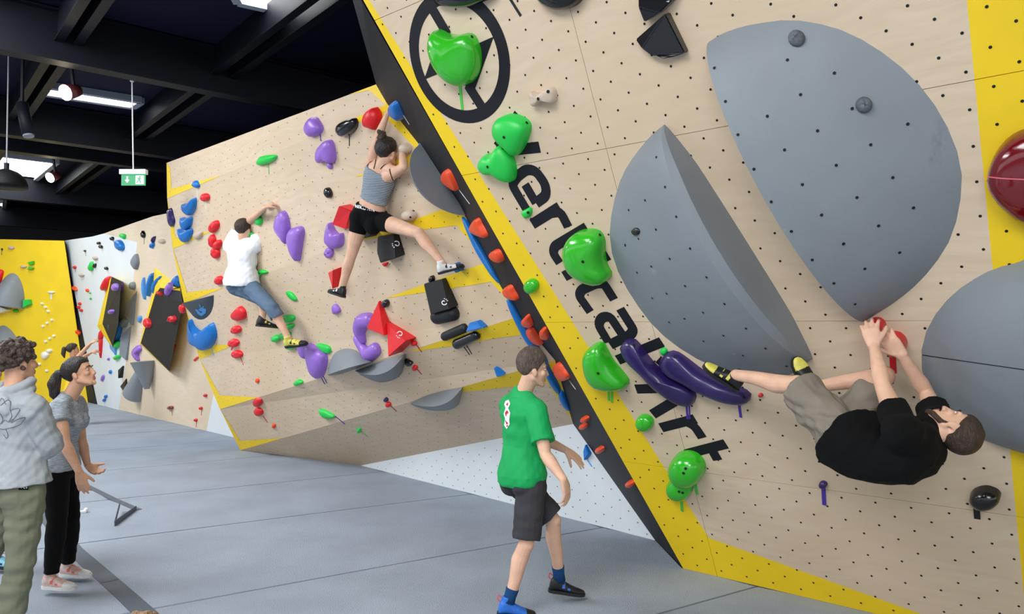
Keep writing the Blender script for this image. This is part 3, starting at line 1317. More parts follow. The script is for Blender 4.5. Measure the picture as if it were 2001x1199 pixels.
KN = [((1557, 76), 17, 'rgrey', 'rough grey ball knob near the top rim of the biggest grey volume', v2), ((1688, 205), 17, 'rgrey', 'rough grey ball knob at the middle of the biggest grey volume', v2), ((1243, 452), 8, 'black', 'small black knob bolted on the left grey volume', v1)]
for (x, y), r, c, lab, vol in KN:
    bv = bvh_of(vol)
    l, n, _, _ = bv.ray_cast(CAM, ray(x, y).normalized())
    if n.dot(ray(x, y)) > 0:
        n = -n
    q = Surf(plane=(l, n))
    k = dome(q, 'climbing_hold', c, lab, ellipse(x, y, r, r * 0.95), r * 0.0022, pw=0.7, noise=0.12, rings=7)

HS = 'glossy green holds on the overhanging wall'
dome(SR, 'climbing_hold', 'green', 'large glossy green hold hanging over the black circular emblem', [(854, 62), (862, 56), (877, 64), (895, 67), (922, 64), (935, 78), (942, 105), (940, 135), (930, 155), (912, 166), (890, 158), (868, 135), (856, 108), (851, 85)], 0.16, apex=(-8, 8), tape=[(898, 160, 904, 214, 6)], pw=0.5, rings=9, group=HS, holes=[(922, 72)])
dome(SR, 'climbing_hold', 'lgreen', 'upper of two matt green pear holds covering the first letter', [(972, 243), (980, 228), (1003, 221), (1027, 229), (1039, 243), (1036, 265), (1025, 290), (1014, 302), (1002, 292), (984, 276), (973, 260)], 0.13, pw=0.55, rings=8, group=HS, holes=[(985, 268), (1029, 240)])
dome(SR, 'climbing_hold', 'lgreen', 'lower matt green two-lobed hold beside the yellow border', [(942, 315), (952, 300), (967, 297), (980, 281), (992, 283), (1005, 305), (1011, 332), (1007, 352), (990, 350), (972, 339), (955, 337), (944, 327)], 0.12, pw=0.55, rings=8, group=HS, holes=[(953, 326), (983, 290)])
dome(SR, 'climbing_hold', 'lgreen', 'tiny green half-moon hold under the painted letter e', [(1021, 413), (1030, 407), (1038, 404), (1041, 412), (1037, 422), (1028, 425)], 0.04, group=HS, holes=[(1032, 415)])
dome(SR, 'climbing_hold', 'green', 'big glossy green bean hold left of the ridged grey volume', [(1111, 492), (1115, 467), (1128, 452), (1150, 446), (1172, 449), (1183, 466), (1184, 490), (1188, 515), (1197, 533), (1190, 546), (1170, 550), (1145, 541), (1122, 522)], 0.17, pw=0.5, rings=9, apex=(-6, 0), group=HS, holes=[(1139, 511), (1172, 459)])
dome(SR, 'climbing_hold', 'green', 'glossy green crescent hold straddling the yellow border with two tapes', [(1147, 698), (1151, 680), (1165, 669), (1180, 667), (1188, 680), (1200, 702), (1218, 724), (1231, 742), (1226, 752), (1203, 756), (1175, 751), (1156, 732)], 0.15, pw=0.5, rings=9, tape=[(1189, 752, 1190, 782, 4.5), (1196, 752, 1196, 786, 4.5)], group=HS, holes=[(1169, 729)])
dome(SR, 'climbing_hold', 'green', 'small glossy green ball on the yellow border strip', ellipse(1041, 557, 13.5, 14), 0.065, pw=0.55, rings=7, group=HS)
dome(SR, 'climbing_hold', 'green', 'small green egg beside the painted capital letter', ellipse(1262, 823, 17, 15, 20), 0.075, pw=0.55, rings=7, group=HS)
dome(SR, 'climbing_hold', 'green', 'large green egg over the last painted letter', ellipse(1347, 909, 34, 30, 25), 0.17, pw=0.55, rings=8, tape=[(1357, 934, 1363, 965, 5)], group=HS, holes=[(1340, 915), (1336, 924)])
dome(SR, 'climbing_hold', 'green', 'smaller green egg just below the large one, on the yellow border', ellipse(1331, 949, 25, 22, 20), 0.11, pw=0.55, rings=8, tape=[(1331, 966, 1333, 998, 5)], group=HS, holes=[(1327, 960), (1334, 962)])
dome(SR, 'climbing_hold', 'lgreen', 'tiny bright green screw-on between the violet bananas', ellipse(1298, 685, 7, 7), 0.03, group=HS)
dome(SR, 'climbing_hold', 'dpurple', 'left long violet banana hold, shiny, crossing the painted letters', [(1216, 673), (1225, 661), (1243, 662), (1258, 680), (1280, 708), (1312, 734), (1345, 750), (1361, 766), (1359, 785), (1347, 789), (1322, 779), (1285, 752), (1250, 716), (1225, 692)], 0.11, pw=0.5, rings=8, tape=[(1341, 783, 1344, 818, 4), (1347, 783, 1348, 818, 3)], tcol='purple', holes=[(1239, 674), (1347, 763)])
dome(SR, 'climbing_hold', 'dpurple', 'right long violet banana hold under the near climbing shoe', [(1291, 705), (1302, 688), (1320, 684), (1342, 697), (1375, 722), (1415, 742), (1452, 757), (1468, 767), (1467, 780), (1452, 785), (1418, 779), (1372, 760), (1330, 736), (1303, 722)], 0.11, pw=0.5, rings=8, tape=[(1443, 780, 1448, 815, 5)], tcol='purple', holes=[(1319, 697), (1454, 776)])
dome(SR, 'climbing_hold', 'dpurple', 'small violet knob with a long violet tape below the hanging climber', ellipse(1609, 945, 8.5, 7), 0.035, tape=[(1609, 950, 1611, 986, 7)], tcol='purple')
dome(SR, 'climbing_hold', 'black', 'shiny black pebble hold low on the right with black tape', [(1895, 967), (1905, 953), (1928, 947), (1951, 955), (1957, 968), (1944, 982), (1920, 987), (1903, 980)], 0.1, tape=[(1907, 978, 1910, 1013, 9)], pw=0.55)
dome(SR, 'climbing_hold', 'gred', 'red ball hold under the climber\'s upper hand', ellipse(1716, 634, 17, 15, 30), 0.1, pw=0.6, rings=7)
dome(SR, 'climbing_hold', 'gred', 'larger red ball hold under the climber\'s lower hand with red tape', ellipse(1752, 667, 23, 20, 40), 0.12, pw=0.6, rings=8, tape=[(1744, 690, 1746, 728, 10)], tcol='red')
dome(SR, 'climbing_hold', 'gred', 'tiny red foothold behind the climber\'s bare shin', ellipse(1487, 771, 5, 4), 0.02)
dome(SR, 'climbing_hold', 'black', 'black rounded hold cut off by the frame above the emblem', [(856, -10), (858, 6), (880, 12), (915, 13), (945, 4), (968, -8), (985, -45), (900, -60), (860, -40)], 0.1, pw=0.5)
dome(SR, 'climbing_hold', 'black', 'shiny black round hold cut off at the top frame edge', [(1056, -6), (1072, 11), (1097, 19), (1124, 13), (1142, -5), (1150, -40), (1100, -66), (1055, -42)], 0.1, pw=0.5, tape=[(996, -4, 1018, 31, 5)], tcol='black')
plate(SR, 'climbing_volume', 'black', 'upper black fan-shaped volume at the top of the plywood', [(1255, -20), (1257, 12), (1268, 40), (1298, 22), (1322, -2), (1330, -30)], [0.05, 0.06, 0.06, 0.06, 0.05, 0.05])
plate(SR, 'climbing_volume', 'black', 'lower black fan-shaped volume pointing up, under its twin', [(1248, 75), (1309, 23), (1346, 100), (1330, 106), (1305, 111), (1280, 105), (1262, 92)], [0.04, 0.06, 0.05, 0.05, 0.06, 0.05, 0.05])
dome(SR, 'climbing_hold', 'beige', 'bone-shaped beige hold on the plywood right of the emblem', [(1039, 182), (1043, 176), (1052, 181), (1062, 179), (1077, 168), (1087, 174), (1090, 188), (1087, 199), (1076, 196), (1064, 196), (1052, 206), (1043, 202), (1043, 190)], 0.08, pw=0.5, rings=8, holes=[(1071, 179), (1052, 193)])

# ---- orange and blue holds on the black flank
OG = 'orange holds on the black flank'
OR = [([(867, 340), (875, 329), (884, 338), (898, 369), (886, 364), (871, 352)], 'topmost orange hold on the black flank beside the grey volume', [(897, 370, 918, 398, 1.5)]),
      ([(923, 441), (935, 424), (944, 438), (955, 461), (940, 458), (927, 451)], 'second orange hold down the black flank', []),
      ([(962, 493), (975, 486), (985, 509), (970, 505)], 'third orange hold down the black flank', []),
      ([(988, 562), (999, 555), (1008, 568), (1015, 583), (1001, 580), (991, 573)], 'fourth orange hold down the black flank', []),
      ([(1024, 622), (1034, 614), (1043, 634), (1030, 632)], 'small orange hold above the doubled pair on the flank', []),
      ([(1030, 643), (1041, 638), (1053, 655), (1062, 671), (1045, 664), (1034, 656)], 'orange hold left in the doubled pair on the flank', []),
      ([(1060, 641), (1069, 638), (1077, 657), (1064, 656)], 'small orange hold right in the doubled pair on the flank', []),
      ([(1087, 713), (1097, 705), (1107, 719), (1115, 736), (1104, 742), (1091, 731)], 'ribbed orange hold right of the green-shirted man\'s face', [(1112, 742, 1125, 760, 1.5)]),
      (ellipse(1147, 816, 6, 5, 30), 'upper of two tiny orange footholds low on the flank', []),
      (ellipse(1144, 830, 6, 5, 30), 'lower of two tiny orange footholds low on the flank', []),
      (ellipse(1176, 876, 6.5, 6, 40), 'single small orange foothold further down the flank', []),
      (ellipse(1236, 942, 7, 6, 40), 'lowest orange foothold by the foot of the flank', [])]
for px, lab, tp in OR:
    dome(SS, 'climbing_hold', 'orange', lab, px, 0.06, pw=0.5, rings=6, tape=tp, tcol='white', group=OG)
dome(SS, 'climbing_hold', 'blue', 'blue hold gripped by the striped-top climber\'s upper hand', [(767, 203), (774, 196), (782, 208), (790, 231), (778, 226), (768, 215)], 0.08, pw=0.5, tape=[(788, 224, 800, 243, 1.5)], tcol='white')
dome(SS, 'climbing_hold', 'lblue', 'pale shiny blue knob left of the ribbed orange hold', ellipse(1079, 711, 5, 8, -25), 0.04)
dome(SB, 'climbing_hold', 'blue', 'upper long blue rail hold along the edge of the black flank', [(906, 420), (915, 428), (935, 462), (958, 503), (980, 545), (985, 556), (972, 545), (946, 505), (925, 466)], 0.07, pw=0.5)
dome(SB, 'climbing_hold', 'blue', 'middle long blue rail hold along the edge of the black flank', [(992, 580), (1004, 586), (1020, 612), (1042, 652), (1060, 690), (1052, 688), (1030, 660), (1010, 622)], 0.07, pw=0.5)
dome(SB, 'climbing_hold', 'blue', 'lower long blue rail hold beside the green-shirted man\'s face', [(1052, 690), (1064, 694), (1078, 722), (1096, 756), (1094, 766), (1080, 748), (1066, 720)], 0.07, pw=0.5)
dome(SB, 'climbing_hold', 'blue', 'short blue hold at the foot of the blue rail', [(1092, 764), (1100, 762), (1116, 792), (1112, 798), (1100, 784)], 0.06, pw=0.5)
boat(SB, 'climbing_volume', 'grey', 'grey half-lens volume tucked against the black flank under the striped climber\'s hand', (829, 279), (911, 420), [(820, 318), (822, 358), (842, 388), (872, 408)], 0.34, 1.3, 0.6)
dome(SB, 'climbing_hold', 'blue', 'small blue tip above the tucked grey volume', [(822, 282), (828, 276), (832, 284), (827, 292)], 0.05)

# ---- holds on the back wall
def D(color, label, px, h, surf=SB, **k):
    return dome(surf, 'climbing_hold', color, label, px, h, **k)


E_ = ellipse
D('purple', 'violet leaf-shaped hold highest on the back wall, with a violet tape', [(602, 252), (607, 238), (617, 228), (627, 237), (633, 251), (627, 262), (613, 268), (606, 263)], 0.1, tape=[(626, 260, 627, 275, 2)])
D('purple', 'violet hooked hold just below the leaf-shaped one', [(623, 303), (627, 288), (640, 274), (650, 273), (655, 286), (658, 308), (653, 319), (643, 314), (632, 318), (625, 316)], 0.1)
D('purple', 'small violet drop under the hooked violet hold', [(641, 316), (649, 319), (651, 328), (646, 329)], 0.04)
D('black', 'shiny black oval hold left of the red one near the top', [(663, 255), (667, 241), (684, 232), (699, 231), (700, 248), (688, 262), (672, 266)], 0.1, tape=[(683, 264, 683, 285, 2)])
D('red', 'rounded red hold right beside the striped-top climber\'s raised arm', [(719, 230), (727, 214), (739, 209), (748, 226), (742, 252), (731, 250), (721, 246)], 0.12)
D('lgreen', 'flat green leaf hold alone on the upper left of the back wall', [(504, 316), (512, 305), (530, 302), (543, 304), (536, 315), (516, 322), (506, 321)], 0.06, tape=[(525, 318, 526, 340, 1.5)], tcol='green')
D('black', 'small black ribbed hold left of the striped-top climber', E_(644, 376, 6, 11, -15), 0.06)
D('blue', 'small blue knob on the upper yellow wedge at the left edge', [(378, 362), (385, 352), (391, 360), (388, 367)], 0.05, tape=[(386, 366, 386, 388, 2)], tcol='white')
D('red', 'single round red knob with a white tape below', E_(403, 385, 8, 8), 0.06, tape=[(403, 392, 403, 408, 2)], tcol='white')
for px, lab in [([(360, 398), (372, 397), (384, 385), (384, 405), (375, 420), (363, 413)], 'top blue scoop hold of three stacked at the left edge'),
                ([(358, 424), (367, 426), (377, 423), (375, 440), (366, 449), (359, 441)], 'middle blue scoop hold of three stacked at the left edge'),
                ([(352, 446), (362, 451), (377, 446), (376, 462), (366, 473), (357, 466)], 'bottom blue scoop hold of three stacked at the left edge')]:
    D('blue', lab, px, 0.09, group='blue scoop holds')
D('dpurple', 'dark violet bean hold on the left rim of the back wall', [(330, 410), (336, 406), (340, 420), (343, 433), (338, 443), (333, 436), (331, 420)], 0.06)
D('beige', 'beige jug on the yellow wedge left of the white-shirted climber', [(381, 457), (391, 450), (398, 453), (394, 464), (385, 466)], 0.06)
for px, lab in [(E_(421, 442, 8, 13, 25), 'highest red hold of the cluster left of the white shirt'), (E_(418, 470, 5.5, 13, -5), 'narrow red hold of the cluster left of the white shirt'),
                (E_(428, 478, 6, 11, 20), 'red hold tucked right in the cluster by the white shirt'), (E_(424, 493, 7, 12, -10), 'lowest red hold of the cluster by the white shirt'), (E_(431, 547, 7, 9, 0), 'red hold half behind the white shirt\'s hem')]:
    D('red', lab, px, 0.07, group='red holds beside the white shirt', noise=0.08)
D('beige', 'beige hold gripped by the white-shirted climber', E_(528, 399, 8, 7), 0.07)
D('lgreen', 'slanted green hold by the white-shirted climber\'s wrist', [(504, 417), (511, 408), (520, 406), (516, 414), (507, 420)], 0.05)
D('lgreen', 'round green hold beside the white-shirted climber\'s forearm', E_(508, 431, 6, 9), 0.05)
D('lgreen', 'green hold peeking out behind the white-shirted climber\'s elbow', E_(492, 458, 4, 6, 30), 0.05)
D('lgreen', 'left of a pair of thin green edges right of the white shirt', [(495, 539), (505, 533), (514, 534), (508, 541), (498, 543)], 0.04)
D('lgreen', 'right of a pair of thin green edges right of the white shirt', [(506, 529), (515, 526), (525, 531), (516, 535)], 0.04)
D('purple', 'left of two violet drop holds in the middle of the wall', [(542, 442), (547, 420), (556, 410), (565, 424), (568, 450), (564, 476), (557, 468), (547, 455)], 0.1)
D('purple', 'right of two violet drop holds in the middle, chalky', [(567, 467), (570, 449), (580, 442), (593, 442), (596, 455), (592, 480), (588, 506), (583, 510), (574, 495)], 0.1)
D('purple', 'violet horned hold left of the striped-top climber\'s thigh', [(641, 468), (644, 445), (649, 432), (655, 446), (664, 456), (672, 455), (672, 478), (656, 486), (645, 478)], 0.1)
D('purple', 'small lobed violet hold below the horned one', E_(645, 493, 8, 11), 0.05, noise=0.2)
plate(SB, 'climbing_volume', 'red', 'red panel volume half hidden behind the black shorts', [(664, 435), (684, 398), (702, 408), (688, 445)], [0.1, 0.14, 0.1, 0.08])
b1 = plate(SB, 'climbing_volume', 'mblack', 'black triangular volume behind the striped-top climber\'s crotch', [(707, 466), (716, 448), (742, 452), (736, 460)], [0.1, 0.12, 0.1, 0.1])
b2 = plate(SB, 'climbing_volume', 'mblack', 'black box volume with a white curl below the bent thigh', [(745, 460), (779, 455), (792, 497), (761, 507), (748, 488)], [0.05, 0.06, 0.12, 0.12, 0.08])
swirl(b2, 775, 477, 6.5, WHITEM, 230)
D('red', 'tiny red foothold under the black box volume', [(748, 514), (759, 512), (755, 520)], 0.03)
rt = plate(SB, 'climbing_volume', 'red', 'red wedge half hidden by the straight lower leg', [(648, 530), (668, 521), (670, 557)], [0.05, 0.12, 0.14])
D('beige', 'beige pocketed hold right of the black shorts', E_(804, 420, 12, 12), 0.09, holes=[(808, 412), (802, 424)])
D('beige', 'beige round hold under the striped-top climber\'s lower hand', E_(797, 289, 9, 11, -20), 0.09)
D('lgreen', 'slanting green edge in mid-wall, alone', [(561, 569), (570, 570), (578, 578), (582, 586), (574, 586), (565, 578)], 0.04)
for px, lab in [([(555, 617), (566, 614), (577, 617), (576, 625), (566, 628), (556, 626)], 'topmost light green disc in the stack above the yellow-black shoe'),
                ([(553, 636), (566, 632), (577, 632), (572, 641), (558, 644)], 'second light green disc in the stack above the yellow-black shoe'),
                ([(548, 652), (560, 648), (570, 649), (566, 658), (552, 660)], 'third light green disc, partly behind the climber\'s ankle'),
                (E_(542, 660, 8, 7), 'green disc left of the climber\'s ankle'), (E_(572, 676, 9, 5, -10), 'green edge directly under the yellow-black shoe')]:
    D('lgreen', lab, px, 0.07, group='light green discs in a stack')
D('purple', 'small split violet hold below the black toe shoe', [(652, 596), (658, 593), (665, 601), (666, 609), (655, 613), (652, 605)], 0.05)
D('black', 'small black knob beside the tip of the red triangle', E_(756, 592, 6, 8), 0.06)
sweep(SB, 'climbing_hold', 'purple', 'upper violet hook of the curling pair beside the red triangles', [(726, 624), (711, 628), (706, 645), (711, 662)], [0.085, 0.09, 0.08, 0.05], 0.2)
sweep(SB, 'climbing_hold', 'purple', 'lower violet hook of the curling pair above the grey volumes', [(700, 662), (712, 680), (724, 690), (737, 681)], [0.05, 0.06, 0.085, 0.075], 0.2)
t1 = plate(SB, 'climbing_volume', 'red', 'upper red triangle volume, tall and narrow, tip up', [(744, 586), (770, 648), (733, 634)], [0.03, 0.13, 0.12])
t2 = plate(SB, 'climbing_volume', 'red', 'lower red triangle volume with a white curl', [(763, 627), (814, 659), (785, 688)], [0.05, 0.14, 0.18])
swirl(t2, 782, 653, 6, WHITEM, 200)
D('red', 'small red knob with tape right of the lower red triangle', E_(811, 670, 5, 5), 0.04, tape=[(814, 673, 824, 687, 2.5)])
D('red', 'tiny red knob left of the upper red triangle', E_(735, 622, 3, 5, 20), 0.03)
b3 = plate(SB, 'climbing_volume', 'mblack', 'tall black box volume with a chalky top and white curl', [(835, 552), (872, 542), (896, 596), (859, 607)], [0.05, 0.05, 0.12, 0.12])
swirl(b3, 868, 590, 6, WHITEM, 20)
D('black', 'small black knob on top of the tall black box', E_(846, 544, 4.5, 7), 0.05)
sweep(SB, 'climbing_hold', 'mblack', 'fat black rounded bar under the tall black box', [(859, 617), (888, 610)], [0.075, 0.075], 0.3)
sweep(SB, 'climbing_hold', 'mblack', 'thin black rounded bar in the yellow band', [(872, 656), (909, 640)], [0.045, 0.045], 0.3)
sweep(SB, 'climbing_hold', 'black', 'shiny black bar with two black tapes below the thin bar', [(896, 669), (932, 653)], [0.055, 0.045], 0.3, tape=[(906, 676, 918, 693, 1.8), (912, 674, 922, 691, 1.8)])
plate(SB, 'climbing_hold', 'blue', 'blue block with a sloping top beside the black bars', [(920, 645), (922, 629), (940, 624), (954, 637)], [0.07, 0.04, 0.05, 0.07])
plate(SB, 'climbing_hold', 'blue', 'blue block under the striped-top climber\'s right toes', [(891, 513), (899, 511), (908, 526), (901, 529)], [0.07, 0.05, 0.06, 0.08])
plate(SB, 'climbing_hold', 'blue', 'small blue block left of the green-shirted man\'s head', [(970, 714), (975, 716), (989, 728), (977, 730)], [0.05, 0.05, 0.05, 0.06])
RS = 'red knobs in a column under the blue jeans'
D('red', 'biggest red hold, pointed, top of the red column by the grey fin', [(456, 613), (464, 603), (472, 597), (481, 606), (482, 620), (474, 625), (461, 623)], 0.09, group=RS)
D('red', 'second red hold down the column by the grey fin', E_(464, 643, 9, 8), 0.07, group=RS, noise=0.1)
D('red', 'third red hold down the column, in the yellow wedge, with tape', E_(459, 669, 10, 8), 0.07, group=RS, noise=0.1, tape=[(456, 675, 452, 683, 2.5)])
D('red', 'fourth red hold down the column with a long red tape', E_(466, 691, 10, 8, 10), 0.07, group=RS, noise=0.1, tape=[(470, 697, 476, 713, 1.5)])
D('orange', 'tiny orange foothold in the lower left of the wall', E_(504, 743, 3.5, 4.5), 0.03)
D('red', 'red knob above the yellow bottom wedge, upper of two', E_(505, 784, 9, 8), 0.06)
D('red', 'red knob with tape above the bottom wedge, lower of two', E_(507, 803, 9, 7, 40), 0.06, tape=[(514, 812, 523, 825, 1.8)])
D('orange', 'tiny orange foothold lowest on the wall', E_(536, 831, 3.5, 4.5), 0.03)
D('lgreen', 'small green half-moon hold below the violet pair', [(577, 746), (586, 740), (594, 746), (586, 752), (578, 752)], 0.05)
D('lgreen', 'long green leaf hold low on the wall with a violet tape', [(625, 799), (634, 799), (648, 806), (656, 813), (646, 816), (632, 811)], 0.06, tape=[(656, 813, 674, 828, 2.2)], tcol='purple')
D('lgreen', 'green button hold lowest, with a thin tape', E_(702, 839, 4.5, 4.5), 0.04, tape=[(705, 842, 719, 853, 1.5)], tcol='green')
D('red', 'small red knob with dark tape under the grey volumes', E_(760, 789, 5, 5), 0.04, tape=[(762, 791, 775, 803, 2)])
D('dpurple', 'tiny violet foothold just above the taped red knob', E_(755, 780, 4.5, 4.5), 0.03)
D('black', 'small black jug at the right tip of the grey volumes', [(793, 700), (800, 702), (808, 707), (803, 713), (795, 709)], 0.05)
D('red', 'small red knob with tape right of the grey volumes', E_(812, 717, 5, 5), 0.04, tape=[(814, 719, 824, 731, 2)])
fin = boat(SB, 'climbing_volume', 'dgrey', 'dark grey fin volume with a blue print at the left edge', (418, 576), (359, 591), [(417, 596), (410, 614), (396, 624), (382, 621), (370, 608)], 0.1, 1.6, 0.5)
decal('print', bvh_of(fin), [], mat('blue_print', '#3d8fd0', 0.5), fin, 0.004, 1, [[(381, 603), (388, 605), (393, 600), (403, 603), (402, 611), (394, 617), (387, 613)], [(389, 592), (393, 598), (391, 600)], [(399, 596), (395, 600), (398, 601)]])
D('blue', 'large blue saddle-shaped hold with two horns at the left edge', [(375, 622), (381, 635), (392, 645), (402, 644), (412, 634), (419, 630), (425, 655), (416, 677), (402, 683), (392, 676), (378, 668), (374, 650)], 0.14, apex=(0, 6), tape=[(414, 680, 418, 694, 3)], tcol='blue')
D('red', 'red hold on the rim beside the dark fin', E_(357, 603, 4.5, 9, -15), 0.05)
D('purple', 'violet hold under the toe of the yellow-black shoe', [(587, 668), (596, 664), (604, 673), (607, 692), (601, 700), (592, 692)], 0.09)
D('purple', 'long chalky violet drop hold with a tape, beside the grey volume', [(604, 672), (618, 675), (638, 688), (641, 708), (634, 733), (624, 738), (612, 720)], 0.13, tape=[(627, 735, 635, 750, 2), (632, 735, 639, 748, 2)])
D('lgreen', 'light green hold behind the chalky violet drop', [(621, 671), (632, 671), (646, 677), (647, 689), (636, 688), (626, 680)], 0.05)
GB = 'grey half-lens volumes at the foot of the back wall'
def lens(surf, label, top, ridge, bottom, H, group, n=28, gp=0.5):
    """two-faced lens volume: pale upper face, steep lower face, crisp ridge between"""
    allp = top + bottom
    loc, nor = surf.hit(sum(p[0] for p in allp) / len(allp), sum(p[1] for p in allp) / len(allp))

    def curve(pts):
        c = catmull(pts, 8, False)
        L = [0]
        for k in range(len(c) - 1):
            L.append(L[-1] + (c[k + 1] - c[k]).length)
        out = []
        for k in range(n + 1):
            q = L[-1] * k / n
            a = max(x for x in range(len(c) - 1) if L[x] <= q + 1e-9)
            t = (q - L[a]) / max(1e-9, L[a + 1] - L[a])
            out.append(c[a].lerp(c[a + 1], min(1, t)))
        return out
    T, G, U = curve(top), curve(ridge), curve(bottom)
    v, f = [], []
    for k in range(n + 1):
        h = H * max(0.0, 1 - (2 * k / n - 1) ** 2) ** gp
        t = on_plane(T[k].x, T[k].y, loc, nor) - nor * 0.004
        g = on_plane(G[k].x, G[k].y, loc + nor * h, nor)
        b = on_plane(U[k].x, U[k].y, loc, nor) - nor * 0.004
        v += [t, t.lerp(g, 0.5) + nor * h * 0.06, g, g, g.lerp(b, 0.5) + nor * h * 0.06, b]
    for k in range(n):
        o, q = 6 * k, 6 * k + 6
        for a in (0, 1, 3, 4):
            f.append((o + a, o + a + 1, q + a + 1, q + a))
    ob = mesh_obj('climbing_volume', v, f, GREYV, None, None, True, origin=loc)
    return tag(ob, label, 'climbing volume', group)


lens(SB, 'left grey half-lens volume, bulging up, its tip touching its twin', [(640, 731), (643, 708), (656, 687), (680, 680), (704, 689), (728, 706)], [(640, 732), (660, 725), (685, 717), (708, 711), (728, 706)], [(641, 734), (662, 731), (688, 723), (710, 714), (728, 707)], 0.24, GB)
lens(SB, 'middle grey half-lens volume, dark belly turned down', [(694, 724), (720, 714), (755, 702), (792, 691)], [(694, 724), (715, 731), (742, 731), (768, 718), (792, 691)], [(694, 725), (712, 737), (740, 747), (767, 743), (786, 728), (793, 693)], 0.26, GB)
lens(SB, 'right grey half-lens volume, hanging lowest by itself', [(801, 788), (830, 774), (865, 764), (904, 756)], [(801, 788), (825, 793), (853, 793), (880, 782), (904, 757)], [(801, 789), (822, 798), (850, 803), (878, 801), (896, 790), (905, 758)], 0.24, GB)
plate(SB, 'climbing_hold', 'blue', 'blue triangular hold on the white footing with a pale tape', [(1147, 867), (1157, 885), (1147, 898), (1143, 880)], [0.03, 0.05, 0.05, 0.03], tape=[(1148, 898, 1157, 911, 2.5)])

# ---- far stretch of wall
bt = []
for ob in BOARDS:
    w = world_loc(ob)
    bt += [[ob.data.vertices[i].co + w for i in p.vertices] for p in ob.data.polygons]
SBD = Surf(tris=bt)

def Fd(color, label, px, h=0.07, surf=SF, **k):
    return dome(surf, 'climbing_hold', color, label, px, h, rings=5, **k)


Fd('black', 'black drop hold with a tape high on the far plywood', [(281, 450), (285, 458), (283, 465), (279, 461)], tape=[(282, 464, 282, 477, 1)])
Fd('dpurple', 'dark violet sliver high on the far plywood', [(305, 461), (303, 470), (300, 474), (300, 467)])
Fd('blue', 'blue lobed hold below the dark violet sliver', [(297, 477), (301, 473), (303, 478), (299, 485), (296, 483)])
Fd('beige', 'beige jug at the top right of the far plywood', E_(318, 471, 6, 4.5))
Fd('lgreen', 'green heart-shaped hold at the top of the far wall', [(236, 458), (240, 456), (247, 459), (245, 467), (238, 463)])
Fd('blue', 'large blue oval hold on the upper far wall', E_(237, 479, 6.5, 11.5, -20), 0.12)
Fd('black', 'small black hold with thin tape left of the blue oval', E_(221, 466, 2.5, 4), tape=[(222, 470, 226, 480, 0.8)], tcol='black')
Fd('black', 'upper of a black pair high on the white far wall', E_(195, 475, 2.2, 3))
Fd('black', 'lower of a black pair high on the white far wall', E_(199, 482, 2.5, 3.5, -20))
Fd('black', 'tiny dark bolt-on with a stem on the white far wall', E_(167, 490, 1.8, 2.2), 0.04, tape=[(167, 492, 168, 500, 0.7)], tcol='black')
Fd('beige', 'pale lobed hold above the green one on the white far wall', E_(188, 504, 4, 4))
Fd('lgreen', 'green pear hold on the white far wall', [(182, 510), (184, 518), (183, 527), (178, 529), (176, 523), (180, 515)], 0.09)
Fd('black', 'black sliver right behind the green pear hold', E_(187, 519, 1.8, 5, 10))
Fd('red', 'small red knob with stem near the black corner', E_(147, 522, 3, 3), 0.05, tape=[(147, 525, 148, 531, 1)])
Fd('beige', 'beige blob on the white far wall left', E_(161, 537, 4.5, 3.5))
Fd('black', 'black spot hold in the middle of the white far wall', E_(210, 524, 2, 3.5, -15))
Fd('orange', 'orange-red block at the black corner of the far wall', [(142, 559), (150, 561), (152, 568), (146, 566)], 0.08)
Fd('orange', 'small orange knob in the middle of the white far wall', E_(172, 567, 2.5, 3.5, -20), 0.05)
Fd('lgreen', 'tiny green screw-on right of the orange knob', E_(177, 572, 1.7, 1.7), 0.03)
Fd('lgreen', 'tiny green screw-on below the orange knob', E_(178, 583, 2, 2), 0.03)
for (x, y, lab) in [(157, 593, 'upper'), (155, 600, 'middle'), (160, 606, 'lower')]:
    Fd('red', lab + ' of three small red knobs on the white far wall', E_(x, y, 2.6, 3, -20), 0.05, group='three red knobs')
Fd('red', 'long red hold on the yellow edge of the left black board', [(217, 539), (218, 552), (212, 566), (204, 567), (208, 555)], 0.15)
Fd('purple', 'pale violet ring hold on the left black board', E_(228, 561, 4, 8, 10), 0.1, SBD)
Fd('purple', 'pale violet cluster right of the left black board', E_(239, 560, 3, 11), 0.08)
Fd('purple', 'small pink hold low on the left black board', E_(221, 609, 2.5, 5, 15), 0.1, SBD)
Fd('grey', 'dark grey drop hold on the far plywood', [(269, 495), (273, 512), (268, 527), (260, 513)], 0.1)
Fd('grey', 'small grey pod above the grey splinter volume', E_(262, 558, 4, 8), 0.1)
plate(SF, 'climbing_volume', 'grey', 'upper grey splinter volume on the far plywood', [(268, 568), (262, 635), (253, 616), (257, 592)], [0.01, 0.06, 0.1, 0.1])
plate(SF, 'climbing_volume', 'grey', 'lower grey splinter volume on the far wall', [(257, 636), (250, 703), (242, 692), (245, 655)], [0.01, 0.05, 0.1, 0.1])
Fd('grey', 'small grey egg between the grey splinter volumes', E_(247, 630, 4, 10, 15), 0.12)
Fd('lblue', 'leftmost pale blue bar of three on the far plywood', [(282, 545), (284, 543), (286, 575), (285, 586), (282, 570)], 0.08, group='three blue bars')
Fd('blue', 'middle long blue bar of three on the far plywood', [(299, 533), (302, 536), (298, 560), (294, 578), (291, 576), (294, 550)], 0.1, group='three blue bars')
Fd('blue', 'rightmost curved blue bar beside the yellow wedge', [(318, 538), (319, 544), (312, 560), (306, 573), (303, 570), (306, 552)], 0.12, group='three blue bars')
Fd('blue', 'blue teardrop hold at the corner of the yellow wedge', [(354, 537), (357, 550), (354, 561), (344, 557), (345, 549)], 0.15)
Fd('purple', 'violet splinter hold on the top of the right black board', [(336, 551), (337, 562), (331, 578), (328, 572)], 0.1, SBD)
